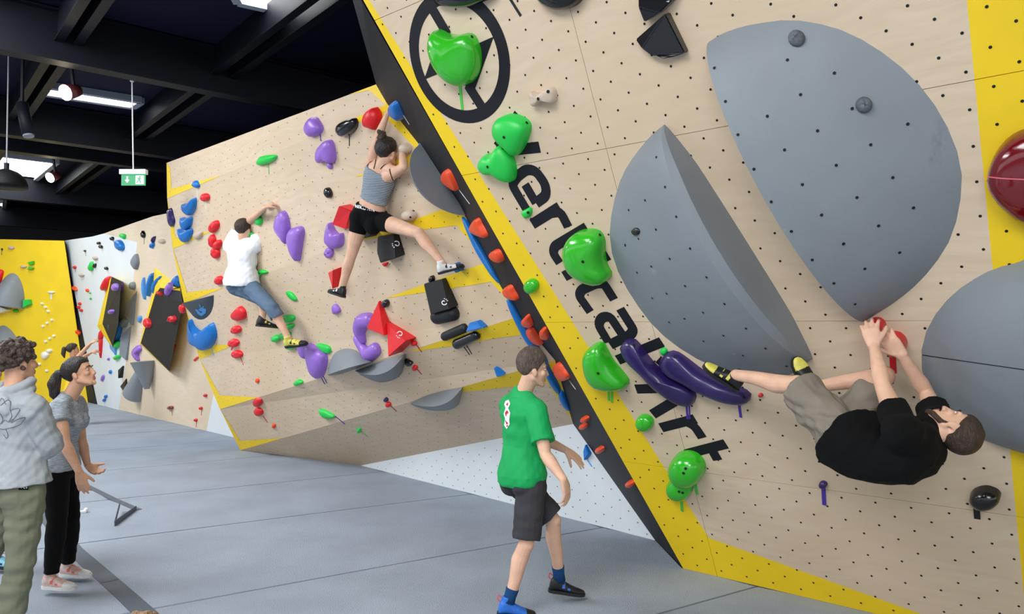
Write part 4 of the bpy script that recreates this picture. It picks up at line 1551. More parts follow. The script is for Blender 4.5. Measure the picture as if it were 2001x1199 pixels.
Fd('red', 'red lobed hold in the middle of the right black board', E_(340, 623, 6, 7), 0.1, SBD, noise=0.2)
Fd('red', 'small red hold near the top of the right black board', E_(315, 574, 3, 4), 0.1, SBD)
Fd('red', 'red hold on the left rim of the right black board', E_(291, 631, 5, 10, -5), 0.1, SBD)
Fd('red', 'red hold on the lower right rim of the right black board', [(337, 676), (344, 673), (341, 683), (336, 690)], 0.2, tape=[(338, 684, 335, 697, 1.5)])
Fd('lblue', 'small pale blue hold left of the right black board', E_(275, 623, 3, 7, 10), 0.06)
def cone(surf, label, a, ra, b, rb, lift, group):
    loc, nor = surf.hit((a[0] + b[0]) / 2, (a[1] + b[1]) / 2)
    p, q = on_plane(*a, loc, nor) + nor * lift, on_plane(*b, loc, nor) + nor * lift
    mb = MB()
    mb.tubeflat([p, p.lerp(q, 0.5), q], [ra, (ra + rb) / 2, rb], 28)
    ob = mb.build('climbing_volume', GREYV, origin=loc)
    return tag(ob, label, 'climbing volume', group)


cone(SF, 'lower of two grey cone volumes, widening downwards, under the black board', (281, 712), 0.06, (268, 768), 0.27, 0.02, 'grey cone volumes')
cone(SF, 'upper of two grey cone volumes with a flat round top, under the black board', (294, 704), 0.27, (299, 758), 0.05, 0.12, 'grey cone volumes')
Fd('purple', 'greyish violet ring hold left of the grey cones', [(274, 673), (278, 682), (272, 692), (274, 705), (266, 700), (262, 685)], 0.1)
plate(SF, 'climbing_volume', 'mblack', 'small black diamond left of the lower grey cone', [(248, 739), (252, 766), (240, 754)], [0.02, 0.1, 0.06])
plate(SF, 'climbing_volume', 'mblack', 'small black diamond at the edge of white and plywood', [(243, 714), (240, 738), (236, 722)], [0.04, 0.1, 0.06])
plate(SF, 'climbing_volume', 'lblue', 'blue splinter volume beside the left black board', [(229, 632), (231, 650), (228, 694), (219, 680), (222, 655)], [0.2, 0.1, 0.03, 0.05, 0.1])
Fd('blue', 'narrow dark blue blade behind the blue splinter volume', [(241, 624), (239, 645), (234, 662), (231, 665), (234, 640)], 0.12)
Fd('lgreen', 'upper green hold at the tip of the blue blade', [(226, 671), (236, 665), (237, 674), (229, 680)], 0.1)
Fd('lgreen', 'lower green hold under the blue blade', [(225, 697), (236, 692), (236, 699), (228, 703)], 0.08)
Fd('red', 'red top of the pink streak hold left of the yellow edge', [(198, 647), (202, 645), (202, 660), (196, 664)], 0.08)
Fd('red', 'long pinkish red streak hold with a tail', [(196, 661), (201, 660), (200, 685), (198, 700), (197, 685)], 0.06)
Fd('blue', 'small blue chip on the white far wall', E_(217, 726, 2, 4), 0.05)
Fd('purple', 'small violet chip above the blue chip', E_(213, 701, 1.8, 3, 20), 0.04)
Fd('purple', 'small violet S-shaped hold low on the white far wall', E_(202, 738, 2.5, 7, 15), 0.05)
Fd('blue', 'upper blue foothold near the mat by the far wall', E_(208, 774, 2.5, 3.5, 20), 0.05)
Fd('blue', 'lower blue foothold near the mat by the far wall', E_(205, 781, 2.5, 3.5, 20), 0.05)
Fd('dred', 'dark red knob with stem low on the far plywood', E_(335, 796, 5, 4), 0.07, tape=[(336, 800, 337, 812, 1.2)], tcol='red')
for (x, y, lab) in [(403, 772, 'topmost'), (394, 797, 'middle'), (384, 820, 'lowest')]:
    Fd('red', lab + ' of three tiny red footholds near the foot of the far wall', E_(x, y, 2.6, 3), 0.05, tape=[(x, y + 3, x - 0.5, y + 14, 1.2)] if y > 780 else None, group='tiny red footholds')
Fd('orange', 'orange tape-like edge beside the big blue saddle hold', [(380, 703), (387, 696), (389, 698), (382, 705)], 0.04)

# ---- yellow end wall
def Yd(color, label, px, h=0.08, **k):
    return dome(SY, 'climbing_hold', color, label, px, h, rings=5, **k)


boat(SY, 'climbing_volume', 'grey', 'grey half-dome volume on the yellow end wall', (-6, 591), (48, 603), [(-2, 560), (10, 541), (25, 533), (38, 543), (47, 570)], 0.5, 1.6, 0.6)
boat(SY, 'climbing_volume', 'grey', 'second grey volume behind the curly-haired man\'s head', (-14, 690), (40, 690), [(-10, 650), (5, 635), (22, 645), (35, 665)], 0.4, 1.6, 0.6)
Yd('red', 'red block at the left frame edge on the yellow wall', [(-3, 528), (5, 527), (8, 532), (3, 550), (-3, 554)], 0.1)
plate(SY, 'climbing_hold', 'green', 'upper of two dark green wedges on the yellow wall', [(57, 513), (68, 510), (68, 516), (61, 518)], 0.08)
plate(SY, 'climbing_hold', 'green', 'lower of two dark green wedges on the yellow wall', [(56, 527), (60, 521), (68, 523), (67, 526)], 0.08)
Yd('beige', 'pale lobed hold left of the dark green wedges', E_(47, 521, 6, 3))
Yd('beige', 'pale lobed hold high on the yellow wall', E_(23, 484, 6, 3.5))
Yd('black', 'tiny dark knob at the upper left of the yellow wall', E_(4.5, 487, 1.5, 2.5), 0.04, tape=[(4, 490, 3.5, 498, 1)], tcol='grey')
plate(SY, 'climbing_hold', 'lgreen', 'bright green block right of the grey half-dome', [(51, 586), (62, 585), (64, 594), (50, 601)], 0.12)
Yd('green', 'green jug under the grey half-dome', E_(32, 607, 5, 3.5))
plate(SY, 'climbing_volume', 'white', 'pale blue and white wedge under the grey half-dome', [(-4, 593), (14, 601), (24, 605), (6, 612), (-4, 608)], 0.2)
Yd('white', 'white T-shaped hold high on the yellow wall', [(95, 569), (107, 569), (106, 573), (97, 573)], 0.08, tape=[(100, 573, 100, 584, 3)])
WS = 'white footholds scattered on the yellow wall'
for i, (x, y, lab) in enumerate([(83, 593, 'upper chip of the short white diagonal below the T'), (90, 600, 'middle chip of the short white diagonal below the T'), (95, 608, 'lower chip of the short white diagonal below the T'),
                                 (102, 625, 'right chip of the second white row'), (93, 631, 'middle chip of the second white row'), (85, 637, 'left chip of the second white row'),
                                 (106, 656, 'right chip of the third white row'), (98, 661, 'middle chip of the third white row'), (90, 667, 'left chip of the third white row'),
                                 (78, 711, 'white chip lowest but one on the yellow wall'), (92, 724, 'palest lowest chip on the yellow wall')]):
    Yd('white', lab + (', on yellow' if 'yellow' not in lab else ''), E_(x, y, 3, 2.6, 30), 0.06, group=WS)
Yd('white', 'large white hold of the cluster beside the ponytail', [(82, 695), (84, 688), (91, 686), (98, 692), (94, 698), (87, 702)], 0.1)
Yd('white', 'second white hold of the cluster, right of the larger one', E_(97, 685, 6, 4, -10), 0.08)
Yd('orange', 'left orange hold at the black corner above the far girl', E_(152, 648, 3.5, 4), 0.08)
Yd('orange', 'right orange hold at the black corner above the far girl', E_(157, 651, 3, 4), 0.1)

# ------------------------------------------------------------------ lamps, sign
def cyl(mb, a, b, r, n=14, m=0, r2=None):
    mb.tubeflat([a, b], [r, r2 if r2 is not None else r], n, m)


WARM = emit('lamp_glow', (1.0, 0.86, 0.6, 1), 14)
for px, lab, ang, z in [((127, 181), 'lit spotlight with a reddish housing next to the roof skylight strip', (-0.3, -0.85, -0.42), 4.78), ((97, 347), 'lit spotlight farther back beside the large bright skylight', (-0.25, -0.85, -0.42), 4.78)]:
    p = roof_pt(px[0], px[1], z)
    root = empty('spotlight', p)
    tag(root, lab, 'lamp')
    d = V(ang).normalized()
    mb = MB()
    cyl(mb, p - d * 0.2, p - d * 0.01, 0.07, 16, 0, 0.1)
    mb.build('housing', mat('lamp_housing', '#5b2326', 0.4), root, smooth=True)
    mb = MB()
    cyl(mb, p - d * 0.012, p, 0.095)
    mb.build('lens', WARM, root)
    mb = MB()
    mb.beam(p - d * 0.14, V((p.x, p.y, 5.62)), 0.04, 0.03, up=(1, 0, 0))
    mb.build('bracket', STEEL, root)
    l = bpy.data.lights.new('spot_glow', 'SPOT')
    l.energy, l.spot_size, l.color, l.shadow_soft_size = 60, 1.4, (1, 0.9, 0.72), 0.1
    lo = bpy.data.objects.new('spot_glow', l)
    lo.location = p + d * 0.03
    lo.rotation_euler = d.to_track_quat('-Z', 'Y').to_euler()
    COL.objects.link(lo)
p = roof_pt(50, 235, 4.6)
root = empty('spotlight', p)
tag(root, 'unlit long black spotlight hanging from the purlin at the left', 'lamp')
mb = MB()
cyl(mb, p + V((-0.05, 0, 0.22)), p + V((0.06, -0.03, -0.2)), 0.075, 14)
mb.build('housing', STEEL, root, smooth=True)
mb = MB()
cyl(mb, p + V((0.06, -0.03, -0.2)), p + V((0.066, -0.032, -0.22)), 0.065, 14)
mb.build('lens', mat('lamp_glass', '#8d939b', 0.2), root)
mb = MB()
mb.beam(p + V((-0.05, 0, 0.15)), V((p.x - 0.05, p.y, 5.62)), 0.03, 0.03, up=(1, 0, 0))
mb.build('bracket', STEEL, root)
p = atd(12, 366, 9.0)
root = empty('pendant_lamp', p)
tag(root, 'black dome pendant lamp hanging at the left edge of the frame', 'lamp')
mb = MB()
cs, As, Bs = [], [], []
for k in range(9):
    t = k / 8
    r = 0.21 * math.sqrt(max(0.02, 1 - (1 - t) ** 2)) + 0.02
    cs.append(p + V((0, 0, 0.22 * (1 - t)))); As.append(V((r, 0, 0))); Bs.append(V((0, r, 0)))
mb.loft(cs, As, Bs, 24)
mb.build('shade', mat('black_enamel', '#0a0b0d', 0.6, spec=0.2), root, smooth=True)
mb = MB()
cyl(mb, p + V((0, 0, 0.2)), p + V((0, 0, 0.3)), 0.03)
mb.build('socket', STEEL, root)
mb = MB()
cyl(mb, p + V((0, 0, 0.3)), V((p.x, p.y, 5.4)), 0.008)
mb.build('cable', mat('grey_cable', '#8b8f96', 0.6), root)

sd = 9.3
c = atd(261, 346, sd)
root = empty('exit_sign', c)
tag(root, 'green and white emergency exit sign hanging on a white rod', 'sign')
WPL = mat('white_plastic', '#eef0f0', 0.4)
mb = MB()
mb.box(c + V((0, 0, 0.065)), (0.165, 0, 0), (0, 0.035, 0), (0, 0, 0.03))
mb.build('housing', WPL, root)
mb = MB()
mb.box(c + V((0, 0, -0.035)), (0.15, 0, 0), (0, 0.008, 0), (0, 0, 0.07))
mb.build('sign_plate', emit('sign_green', (0.01, 0.32, 0.11, 1), 1.0), root)
mb = MB()
cyl(mb, c + V((-0.005, 0, 0.09)), atd(258, 157, sd), 0.008)
mb.build('rod', WPL, root)
mb = MB()
cyl(mb, atd(258, 157, sd) - V((0, 0, 0.015)), atd(258, 157, sd), 0.025)
mb.build('rod_mount', WPL, root)
SW = emit('sign_white', (0.9, 1, 0.93, 1), 1.0)


def on_sign(x, y, h=0.0):
    return c + V((x, -0.0095 - h, y - 0.035))


mb = MB()
for pl in [[(-0.085, 0.045), (-0.065, 0.045), (-0.065, 0.0), (-0.045, 0.0), (-0.075, -0.04), (-0.105, 0.0), (-0.085, 0.0)]]:
    o = len(mb.v)
    mb.v += [tuple(on_sign(*p)) for p in pl]
    for f in tess(pl):
        mb.f.append(tuple(o + i for i in f)); mb.m.append(0)
mb.build('arrow', SW, root)
mb = MB()
mb.poly([on_sign(*p) for p in [(0.03, -0.055), (0.135, -0.055), (0.135, 0.055), (0.03, 0.055)]])
mb.build('doorway', SW, root)
mb = MB()
disc(mb, on_sign(0.085, 0.038, 0.001), V((0, -1, 0)), 0.011, 10)
stroke(mb, [(0.08, 0.025), (0.075, -0.005)], 0.02, lambda x, y, h: on_sign(x, y, 0.001))
stroke(mb, [(0.055, 0.0), (0.062, 0.02), (0.09, 0.02), (0.105, 0.005)], 0.009, lambda x, y, h: on_sign(x, y, 0.0012))
stroke(mb, [(0.045, -0.04), (0.06, -0.02), (0.076, -0.008), (0.095, -0.02), (0.09, -0.045)], 0.011, lambda x, y, h: on_sign(x, y, 0.0014))
mb.build('running_figure', MATS['sign_green'], root)

# ------------------------------------------------------------------ people
DG = None


def remesh(mb, voxel, smooth=4, fac=0.5):
    """fuse overlapping closed shapes into one continuous smooth surface -> (verts Nx3, faces)"""
    me = bpy.data.meshes.new('tmp')
    me.from_pydata(mb.v, [], mb.f)
    o = bpy.data.objects.new('tmp', me)
    COL.objects.link(o)
    m = o.modifiers.new('r', 'REMESH')
    m.mode = 'VOXEL'
    m.voxel_size = voxel
    if smooth:
        s = o.modifiers.new('s', 'SMOOTH')
        s.factor, s.iterations = fac, smooth
    dg = bpy.context.evaluated_depsgraph_get()
    r = bpy.data.meshes.new_from_object(o.evaluated_get(dg))
    bpy.data.objects.remove(o)
    bpy.data.meshes.remove(me)
    return r


def wrinkle(me, amp, freq, seed=0, stretch=(1, 1, 1)):
    """push cloth in and out along its normals: soft folds"""
    n = len(me.vertices)
    co = np.empty(n * 3); me.vertices.foreach_get('co', co); co = co.reshape(-1, 3)
    no = np.empty(n * 3); me.vertex_normals.foreach_get('vector', no); no = no.reshape(-1, 3)
    rs = np.random.RandomState(seed)
    d = np.zeros(n)
    st = np.array(stretch)
    w = co * st
    for k in range(7):
        kv = rs.normal(size=3) * freq * (1 + 0.35 * k)
        q = rs.normal(size=3) * freq * 0.5
        d += np.sin(w @ kv + rs.uniform(0, 6.28) + 1.6 * np.sin(w @ q + rs.uniform(0, 6.28))) / (1 + 0.35 * k)
    co += no * (amp * d / 2.6)[:, None]
    me.vertices.foreach_set('co', co.ravel())
    me.update()


def put(me, name, mats, parent):
    pw = world_loc(parent)
    me.transform(Matrix.Translation(-pw))
    me.name = name
    me.materials.clear()
    for m in (mats if isinstance(mats, (list, tuple)) else [mats]):
        me.materials.append(m)
    me.polygons.foreach_set('use_smooth', [True] * len(me.polygons))
    o = bpy.data.objects.new(name, me)
    return link(o, parent)


def JT(parent, px, py, L, s=1):
    """joint under a picture point at bone length L from its parent; s=1 nearer, -1 farther root"""
    r = ray(px, py)
    a = r.dot(r)
    q = CAM - parent
    b = 2 * r.dot(q)
    c = q.dot(q) - L * L
    D_ = b * b - 4 * a * c
    if D_ <= 0:
        t = -b / (2 * a)
        p = CAM + r * t
        return parent + (p - parent).normalized() * L
    t = (-b - s * math.sqrt(D_)) / (2 * a)
    return CAM + r * t


SKIN = {}


def skin_mat(name, c):
    if name not in MATS:
        mat(name, c, 0.5, 0.07, 14, 0.05, 160, sss=0.08, spec=0.35)
    return MATS[name]


LIP = mat('lips', '#b5685c', 0.45)
EYEW = mat('eye_white', '#e9e6e2', 0.2)
EYED = mat('iris', '#2c1d14', 0.15)


def hand(mb, W, f, n, right, sc=1.0, curl=(0.5, 0.6, 0.4), spread=0.08, thumb=0.6, tcurl=0.3):
    """palm, four unequal fingers in three bent pieces, thumb from the palm's side"""
    f, n = V(f).normalized(), V(n)
    n = (n - f * n.dot(f)).normalized()
    t = f.cross(n) * (1 if right else -1)
    k = 0.085 * sc
    mb.loft([W - f * 0.012 * sc, W + f * 0.03 * sc, W + f * 0.065 * sc, W + f * 0.092 * sc], [t * 0.026 * sc, t * 0.036 * sc, t * 0.042 * sc, t * 0.04 * sc], [n * 0.019 * sc, n * 0.017 * sc, n * 0.015 * sc, n * 0.011 * sc], 14, e=2.6)
    for i, (off, ln) in enumerate([(0.031, 0.93), (0.011, 1.04), (-0.010, 0.97), (-0.030, 0.76)]):
        p = W + f * (k + (0.004 if i in (1, 2) else -0.004) * sc) + t * off * sc
        d = (f + t * (off / 0.03) * spread).normalized()
        ax = d.cross(n).normalized()
        r = [0.0098, 0.0092, 0.0084, 0.0072]
        pts = [p - d * 0.02 * sc]
        ls = [0.047 * ln, 0.029 * ln, 0.023 * ln]
        ang = 0
        q = p
        pts.append(q)
        for c, l in zip(curl, ls):
            ang += c * (1 + 0.06 * i)
            dd = d * math.cos(ang) + n * math.sin(ang)
            q = q + dd * l * sc
            pts.append(q)
        mb.chain(pts, [0.0095 * sc] + [x * sc for x in r], 10)
    p = W + f * 0.026 * sc + t * 0.026 * sc
    d = (f * 0.72 + t * math.sin(thumb) * 1.1 + n * 0.25).normalized()
    d2 = (d + (n * 0.6 - t * 0.55) * tcurl * 1.2).normalized()
    d3 = (d2 + (n * 0.5 - t * 0.6) * tcurl * 1.2).normalized()
    a = p + d * 0.038 * sc
    b = a + d2 * 0.033 * sc
    c = b + d3 * 0.025 * sc
    mb.chain([p - d * 0.01 * sc, a, b, c], [0.016 * sc, 0.0125 * sc, 0.0112 * sc, 0.009 * sc], 10)


def head_frame(f, u):
    f = V(f).normalized()
    u = V(u)
    u = (u - f * u.dot(f)).normalized()
    return f, u, f.cross(u)


def head(mb, c, f, u, s=1.0, female=False):
    """skull, jaw, chin, brow, nose, lips, ears"""
    f, u, r = head_frame(f, u)
    L = lambda a, b, d: c + (r * a + f * b + u * d) * s
    mb.ell(L(0, -0.014, 0.036), r * 0.075 * s, f * 0.096 * s, u * 0.083 * s, 20, 14)
    jw = 0.053 if female else 0.058
    mb.ell(L(0, 0.024, -0.032), r * jw * s, f * 0.066 * s, u * 0.074 * s, 18, 12)
    mb.ell(L(0, 0.048, -0.078), r * (0.036 if female else 0.043) * s, f * 0.034 * s, u * 0.03 * s, 14, 10)
    mb.sph(L(0, 0.074, -0.097), 0.018 * s)
    for q in (-1, 1):
        mb.cap(L(0.048 * q, -0.002, -0.05), L(0.026 * q, 0.06, -0.092), 0.022 * s, 0.017 * s)      # jaw line
        mb.cap(L(0.012 * q, 0.083, 0.03), L(0.044 * q, 0.066, 0.026), (0.0075 if female else 0.0105) * s, (0.007 if female else 0.009) * s)        # brow
        mb.sph(L(0.04 * q, 0.061, -0.018), 0.022 * s)                                           # cheek
        mb.ell(L(0.073 * q, -0.010, -0.012), r * 0.008 * s + f * -0.004 * s * 1, f * 0.018 * s + r * 0.007 * q * s, u * 0.031 * s - f * 0.006 * s, 12, 8)
        mb.sph(L(0.011 * q, 0.096, -0.033), 0.0095 * s)                                         # nostril wing
    nz = 0.1 if female else 0.107
    mb.chain([L(0, 0.082, 0.022), L(0, (0.082 + nz) / 2 - 0.001, -0.004), L(0, nz, -0.029)], [0.0095 * s, 0.010 * s, 0.0112 * s])
    mb.ell(L(0, 0.066, -0.045), r * 0.036 * s, f * 0.022 * s, u * 0.034 * s, 12, 8)
    mb.ell(L(0, 0.087, -0.058), r * 0.023 * s, f * 0.009 * s, u * 0.0065 * s, 12, 8)
    mb.ell(L(0, 0.085, -0.071), r * 0.02 * s, f * 0.010 * s, u * 0.0075 * s, 12, 8)


def hair_shell(name, c, f, u, s, m, parent, thick=0.016, rough=0.3, line=None, sides=1.0, seed=1, top=0.0):
    """scalp of hair with its own hairline, lumpy so locks show"""
    f, u, r = head_frame(f, u)
    nu, nv = 72, 44
    rs = np.random.RandomState(seed)
    ks = [(rs.normal(size=3) * 26 * (1 + 0.6 * i), rs.uniform(0, 6.28)) for i in range(6)]
    # hairline: lowest height allowed as a function of azimuth (0 front, pi back)
    line = line or [(0, 0.066), (0.7, 0.062), (1.05, 0.036), (1.3, 0.016), (1.55, 0.004), (1.9, -0.012), (2.3, -0.055), (math.pi, -0.075)]

    def lo(az):
        az = abs(az)
        for (a0, z0), (a1, z1) in zip(line[:-1], line[1:]):
            if az <= a1:
                t = (az - a0) / (a1 - a0)
                return z0 + (z1 - z0) * t
        return line[-1][1]
    outer, inner, idx = [], [], {}
    faces = []
    for i in range(nu):
        az = 2 * math.pi * i / nu - math.pi
        zmin = lo(az)
        for j in range(nv + 1):
            t = j / nv
            th0 = math.acos(max(-1, min(1, (zmin - 0.036) / 0.086)))
            th = th0 * t
            d = V((math.sin(az) * math.sin(th), math.cos(az) * math.sin(th), math.cos(th)))
            base = V((d.x * 0.076, d.y * 0.097 - 0.014, d.z * 0.084 + 0.036))
            if base.z < 0.0:       # follow the skull inwards to the nape
                base.x *= 1 - 0.9 * abs(base.z) * 1.2
                base.y *= 1 - 0.8 * abs(base.z)
            w = sum(math.sin(k[0].dot(base * 1) + k[1]) if False else math.sin(float(k[0][0] * base.x + k[0][1] * base.y + k[0][2] * base.z) + k[1]) for k in ks) / 6
            up = max(0.0, d.z)
            side = 1 - (1 - sides) * (1 - up)
            e = thick * side * (1 + rough * w) * (1 - 0.75 * t ** 8) + top * up * up
            outer.append(base + V((d.x, d.y, d.z)) * e)
            inner.append(base - V((d.x, d.y, d.z)) * 0.004)
    w = nv + 1
    v = [c + (r * p.x + f * p.y + u * p.z) * s for p in outer + inner]
    o = nu * w
    for i in range(nu):
        i2 = (i + 1) % nu
        for j in range(nv):
            faces.append((i * w + j, i * w + j + 1, i2 * w + j + 1, i2 * w + j))
        faces.append((i * w + nv, o + i * w + nv, o + i2 * w + nv, i2 * w + nv))
    return mesh_obj(name, v, faces, m, parent, None, True)


def eyes(c, f, u, s, parent, brow=None, closed=False):
    f, u, r = head_frame(f, u)
    L = lambda a, b, d: c + (r * a + f * b + u * d) * s
    for q in (-1, 1):
        if not closed:
            mb = MB()
            mb.ell(L(0.031 * q, 0.0735, 0.008), r * 0.0125 * s, f * 0.0075 * s, u * 0.0058 * s, 14, 10, 0)
            mb.ell(L(0.0315 * q, 0.0785, 0.008), r * 0.005 * s, f * 0.0035 * s, u * 0.0048 * s, 12, 8, 1)
            mb.build('eye', [EYEW, EYED], parent, smooth=True)
        if brow:
            mb = MB()
            mb.chain([L(0.013 * q, 0.0915, 0.026), L(0.03 * q, 0.089, 0.032), L(0.047 * q, 0.0755, 0.027)], [0.0035 * s, 0.0042 * s, 0.0025 * s], 8)
            mb.build('eyebrow', brow, parent, smooth=True)


def shoe_part(parent, A, d, u, mup, msole, mstrap, L=0.255, w=1.0, straps=2, bulk=1.0, name='climbing_shoe', mtoe=None):
    """shoe around an ankle: upper (with toe cap), sole, straps"""
    d = V(d).normalized(); u = V(u); u = (u - d * u.dot(d)).normalized()
    r = d.cross(u)
    k = L / 0.255
    P = lambda a, b, h: A + (d * a + r * b + u * h) * k
    mb = MB()
    cs, As, Bs = [], [], []
    for a, hw, zc, hh in [(-0.062, 0.014, -0.055, 0.022), (-0.055, 0.028, -0.045, 0.042), (-0.03, 0.035, -0.03, 0.052), (0.0, 0.037, -0.028, 0.05), (0.035, 0.038, -0.045, 0.037), (0.075, 0.042, -0.055, 0.03), (0.115, 0.044, -0.063, 0.023), (0.15, 0.04, -0.067, 0.019), (0.178, 0.028, -0.069, 0.015), (0.192, 0.012, -0.07, 0.009)]:
        cs.append(P(a, 0, zc)); As.append(r * hw * w * k); Bs.append(u * hh * bulk * k)
    mb.loft(cs, As, Bs, 20, e=2.3)
    mb.tubeflat([P(-0.012, 0, -0.02), P(-0.01, 0, 0.03)], [0.038 * k, 0.037 * k], 16)
    o = put(remesh(mb, 0.005, 3), 'shoe_upper', [mup, mtoe or mup], parent)
    o.name = name
    if mtoe:
        pw = world_loc(o)
        mi = [1 if ((p.center + pw - A).dot(d) / k > 0.12) else 0 for p in o.data.polygons]
        o.data.polygons.foreach_set('material_index', mi)
    mb = MB()
    ring = []
    for a, hw in [(-0.066, 0.016), (-0.058, 0.028), (-0.03, 0.036), (0.02, 0.036), (0.07, 0.043), (0.115, 0.047), (0.155, 0.043), (0.182, 0.031), (0.197, 0.013)]:
        ring.append((a, hw))
    out = [P(a, hw * w, -0.094) for a, hw in ring] + [P(a, -hw * w, -0.094) for a, hw in reversed(ring)]
    mb.prism(out, u * 0.022 * k)
    mb.build('sole', msole, o)
    for i in range(straps):
        a = 0.03 + 0.04 * i
        mb = MB()
        cs, As = [], []
        pts = []
        for q in range(9):
            t = math.pi * q / 8
            hw, hh, zc = 0.0405 * w, 0.036 - 0.008 * i, -0.048 - 0.009 * i
            pts.append(P(a + 0.004 * q / 8, hw * math.cos(t) * 1.03, zc + hh * math.sin(t) * bulk * 1.06))
        for q in range(8):
            mb.beam(pts[q], pts[q + 1], 0.02 * k, 0.004 * k, up=tuple(d.cross(pts[q + 1] - pts[q])) if False else tuple((pts[q] - P(a, 0, -0.05))))
        mb.build('strap', mstrap, o)
    return o


def person(label, J, sk, base, **o):
    """J: joints (world). Builds one continuous body, then clothes, hair, shoes as children"""
    fem = o.get('female', False)
    B = o.get('bulk', 1.0) * (0.92 if fem else 1.0)
    vox = o.get('vox', 0.006)
    root = empty('person', base)
    tag(root, label, 'person')
    P, N = J['P'], J['N']
    lp, ln = J['latP'].normalized(), J['latN'].normalized()
    up0 = (N - P).normalized()
    mid = J.get('M', P.lerp(N, 0.5))
    T = (N - P).length / 0.50

    def spine(t):
        if t <= 0:
            return P + (mid - P).normalized() * t * 0.5 * T
        return P * (1 - t) ** 2 + (mid * 2 - (P + N) * 0.5) * 2 * t * (1 - t) + N * t * t

    def frame(t):
        d = (spine(t + 0.02) - spine(t - 0.02)).normalized()
        l = lp.lerp(ln, max(0, min(1, t)))
        l = (l - d * l.dot(d)).normalized()
        return l, d.cross(l) * 1.0, d
    prof = [(-0.16, 0.10, 0.085), (-0.06, 0.155, 0.108), (0.04, 0.165, 0.112), (0.2, 0.15, 0.1), (0.4, 0.132, 0.092), (0.62, 0.15, 0.105), (0.8, 0.165, 0.105), (0.93, 0.15, 0.082), (1.02, 0.09, 0.06)]
    if fem:
        prof = [(-0.16, 0.10, 0.09), (-0.06, 0.165, 0.115), (0.04, 0.168, 0.112), (0.2, 0.146, 0.095), (0.4, 0.122, 0.085), (0.62, 0.138, 0.1), (0.78, 0.148, 0.105), (0.93, 0.135, 0.078), (1.02, 0.08, 0.055)]

    def torso(mb, e, t0=-0.2, t1=1.1, seat=True, n=24, belly=0.0, hang=0.0):
        rows = [q for q in prof if t0 <= q[0] <= t1]
        def at(t):
            for a, b in zip(prof[:-1], prof[1:]):
                if a[0] <= t <= b[0]:
                    k = (t - a[0]) / (b[0] - a[0])
                    return (t, a[1] + (b[1] - a[1]) * k, a[2] + (b[2] - a[2]) * k)
            return prof[0] if t < prof[0][0] else prof[-1]
        if rows[0][0] > t0:
            rows.insert(0, at(t0))
        if rows[-1][0] < t1 <= prof[-1][0]:
            rows.append(at(t1))
        cs, As, Bs = [], [], []
        for t, w, d in rows:
            l, fr, dd = frame(t)
            bl = belly * max(0, 1 - abs(t - 0.12) / 0.4)
            hg = hang * max(0, min(1, (0.45 - t) / 0.4))
            cs.append(spine(t) + fr * ((0.006 if 0.55 < t < 0.85 else 0) - hg * 0.6)); As.append(l * (w * B + e + bl + hg * 0.5)); Bs.append(fr * (d * B + e + bl + hg))
        mb.loft(cs, As, Bs, n, e=2.25)
        if fem and t1 > 0.7:
            for q in (-1, 1):
                l, fr, dd = frame(0.68)
                mb.ell(spine(0.68) + l * 0.068 * q + fr * 0.078, l * (0.058 + e), fr * (0.056 + e), dd * (0.058 + e), 14, 10)
        if t0 < 0 and seat:
            for q in (-1, 1):
                l, fr, dd = frame(-0.05)
                mb.ell(spine(-0.06) + l * 0.078 * q * B - fr * 0.05, l * (0.085 * B + e), fr * (0.082 * B + e), dd * (0.095 * B + e), 14, 10)
    HL, HR = P - lp * 0.088 * B - up0 * 0.03, P + lp * 0.088 * B - up0 * 0.03
    SL, SR_, EL, ER2, WL, WR = J['SL'], J['SR'], J['EL'], J['ER'], J['WL'], J['WR']
    KL, KR, AL, AR = J.get('KL'), J.get('KR'), J.get('AL'), J.get('AR')
    hc, hf, hu = J['H'], J['hf'], J['hu']
    hs = o.get('hs', 1.0)
    # --- body
    mb = MB()
    torso(mb, -0.012)
    f_, u_, r_ = head_frame(hf, hu)
    nb = spine(0.97)
    mb.chain([nb, N.lerp(hc - u_ * 0.06 * hs - f_ * 0.012, 0.5), hc - u_ * 0.045 * hs - f_ * 0.016 * hs], [0.064 * B, 0.056 * B, 0.055 * B], 16)
    for S, E_2, W_ in ((SL, EL, WL), (SR_, ER2, WR)):
        a = B * o.get('arm', 1.0)
        mb.chain([nb.lerp(S, 0.3), S], [0.058 * a, 0.056 * a], 14)
        mb.chain([N + up0 * 0.02, N.lerp(S, 0.5) + up0 * 0.008, S], [0.05 * a, 0.045 * a, 0.046 * a], 12)
        mb.chain([spine(0.72).lerp(S, 0.55), S], [0.07 * a, 0.05 * a], 14)
        d = E_2 - S
        mb.chain([S, S + d * 0.3, S + d * 0.6, E_2], [0.054 * a, 0.051 * a, 0.047 * a, 0.038 * a], 14)
        d = W_ - E_2
        mb.chain([E_2, E_2 + d * 0.25, E_2 + d * 0.6, W_], [0.038 * a, 0.043 * a, 0.034 * a, 0.0255 * a], 14)
    for H_, K_, A_ in ((HL, KL, AL), (HR, KR, AR)):
        if K_ is None:
            continue
        d = K_ - H_
        mb.chain([H_, H_ + d * 0.35, H_ + d * 0.7, K_], [0.088 * B, 0.078 * B, 0.063 * B, 0.052 * B], 16)
        if A_ is None:
            continue
        d = A_ - K_
        # calf belly sits behind the shin
        kn = (H_ - K_).normalized()
        back = (kn - (-d.normalized()) * kn.dot(-d.normalized()))
        back = back.normalized() if back.length > 0.15 else -frame(0)[1]
        mb.chain([K_, K_ + d * 0.3 + back * 0.012, K_ + d * 0.62, A_], [0.05 * B, 0.055 * B, 0.042 * B, 0.034 * B], 14)
        mb.sph(K_ - back * 0.012 if back.length else K_, 0.045 * B)
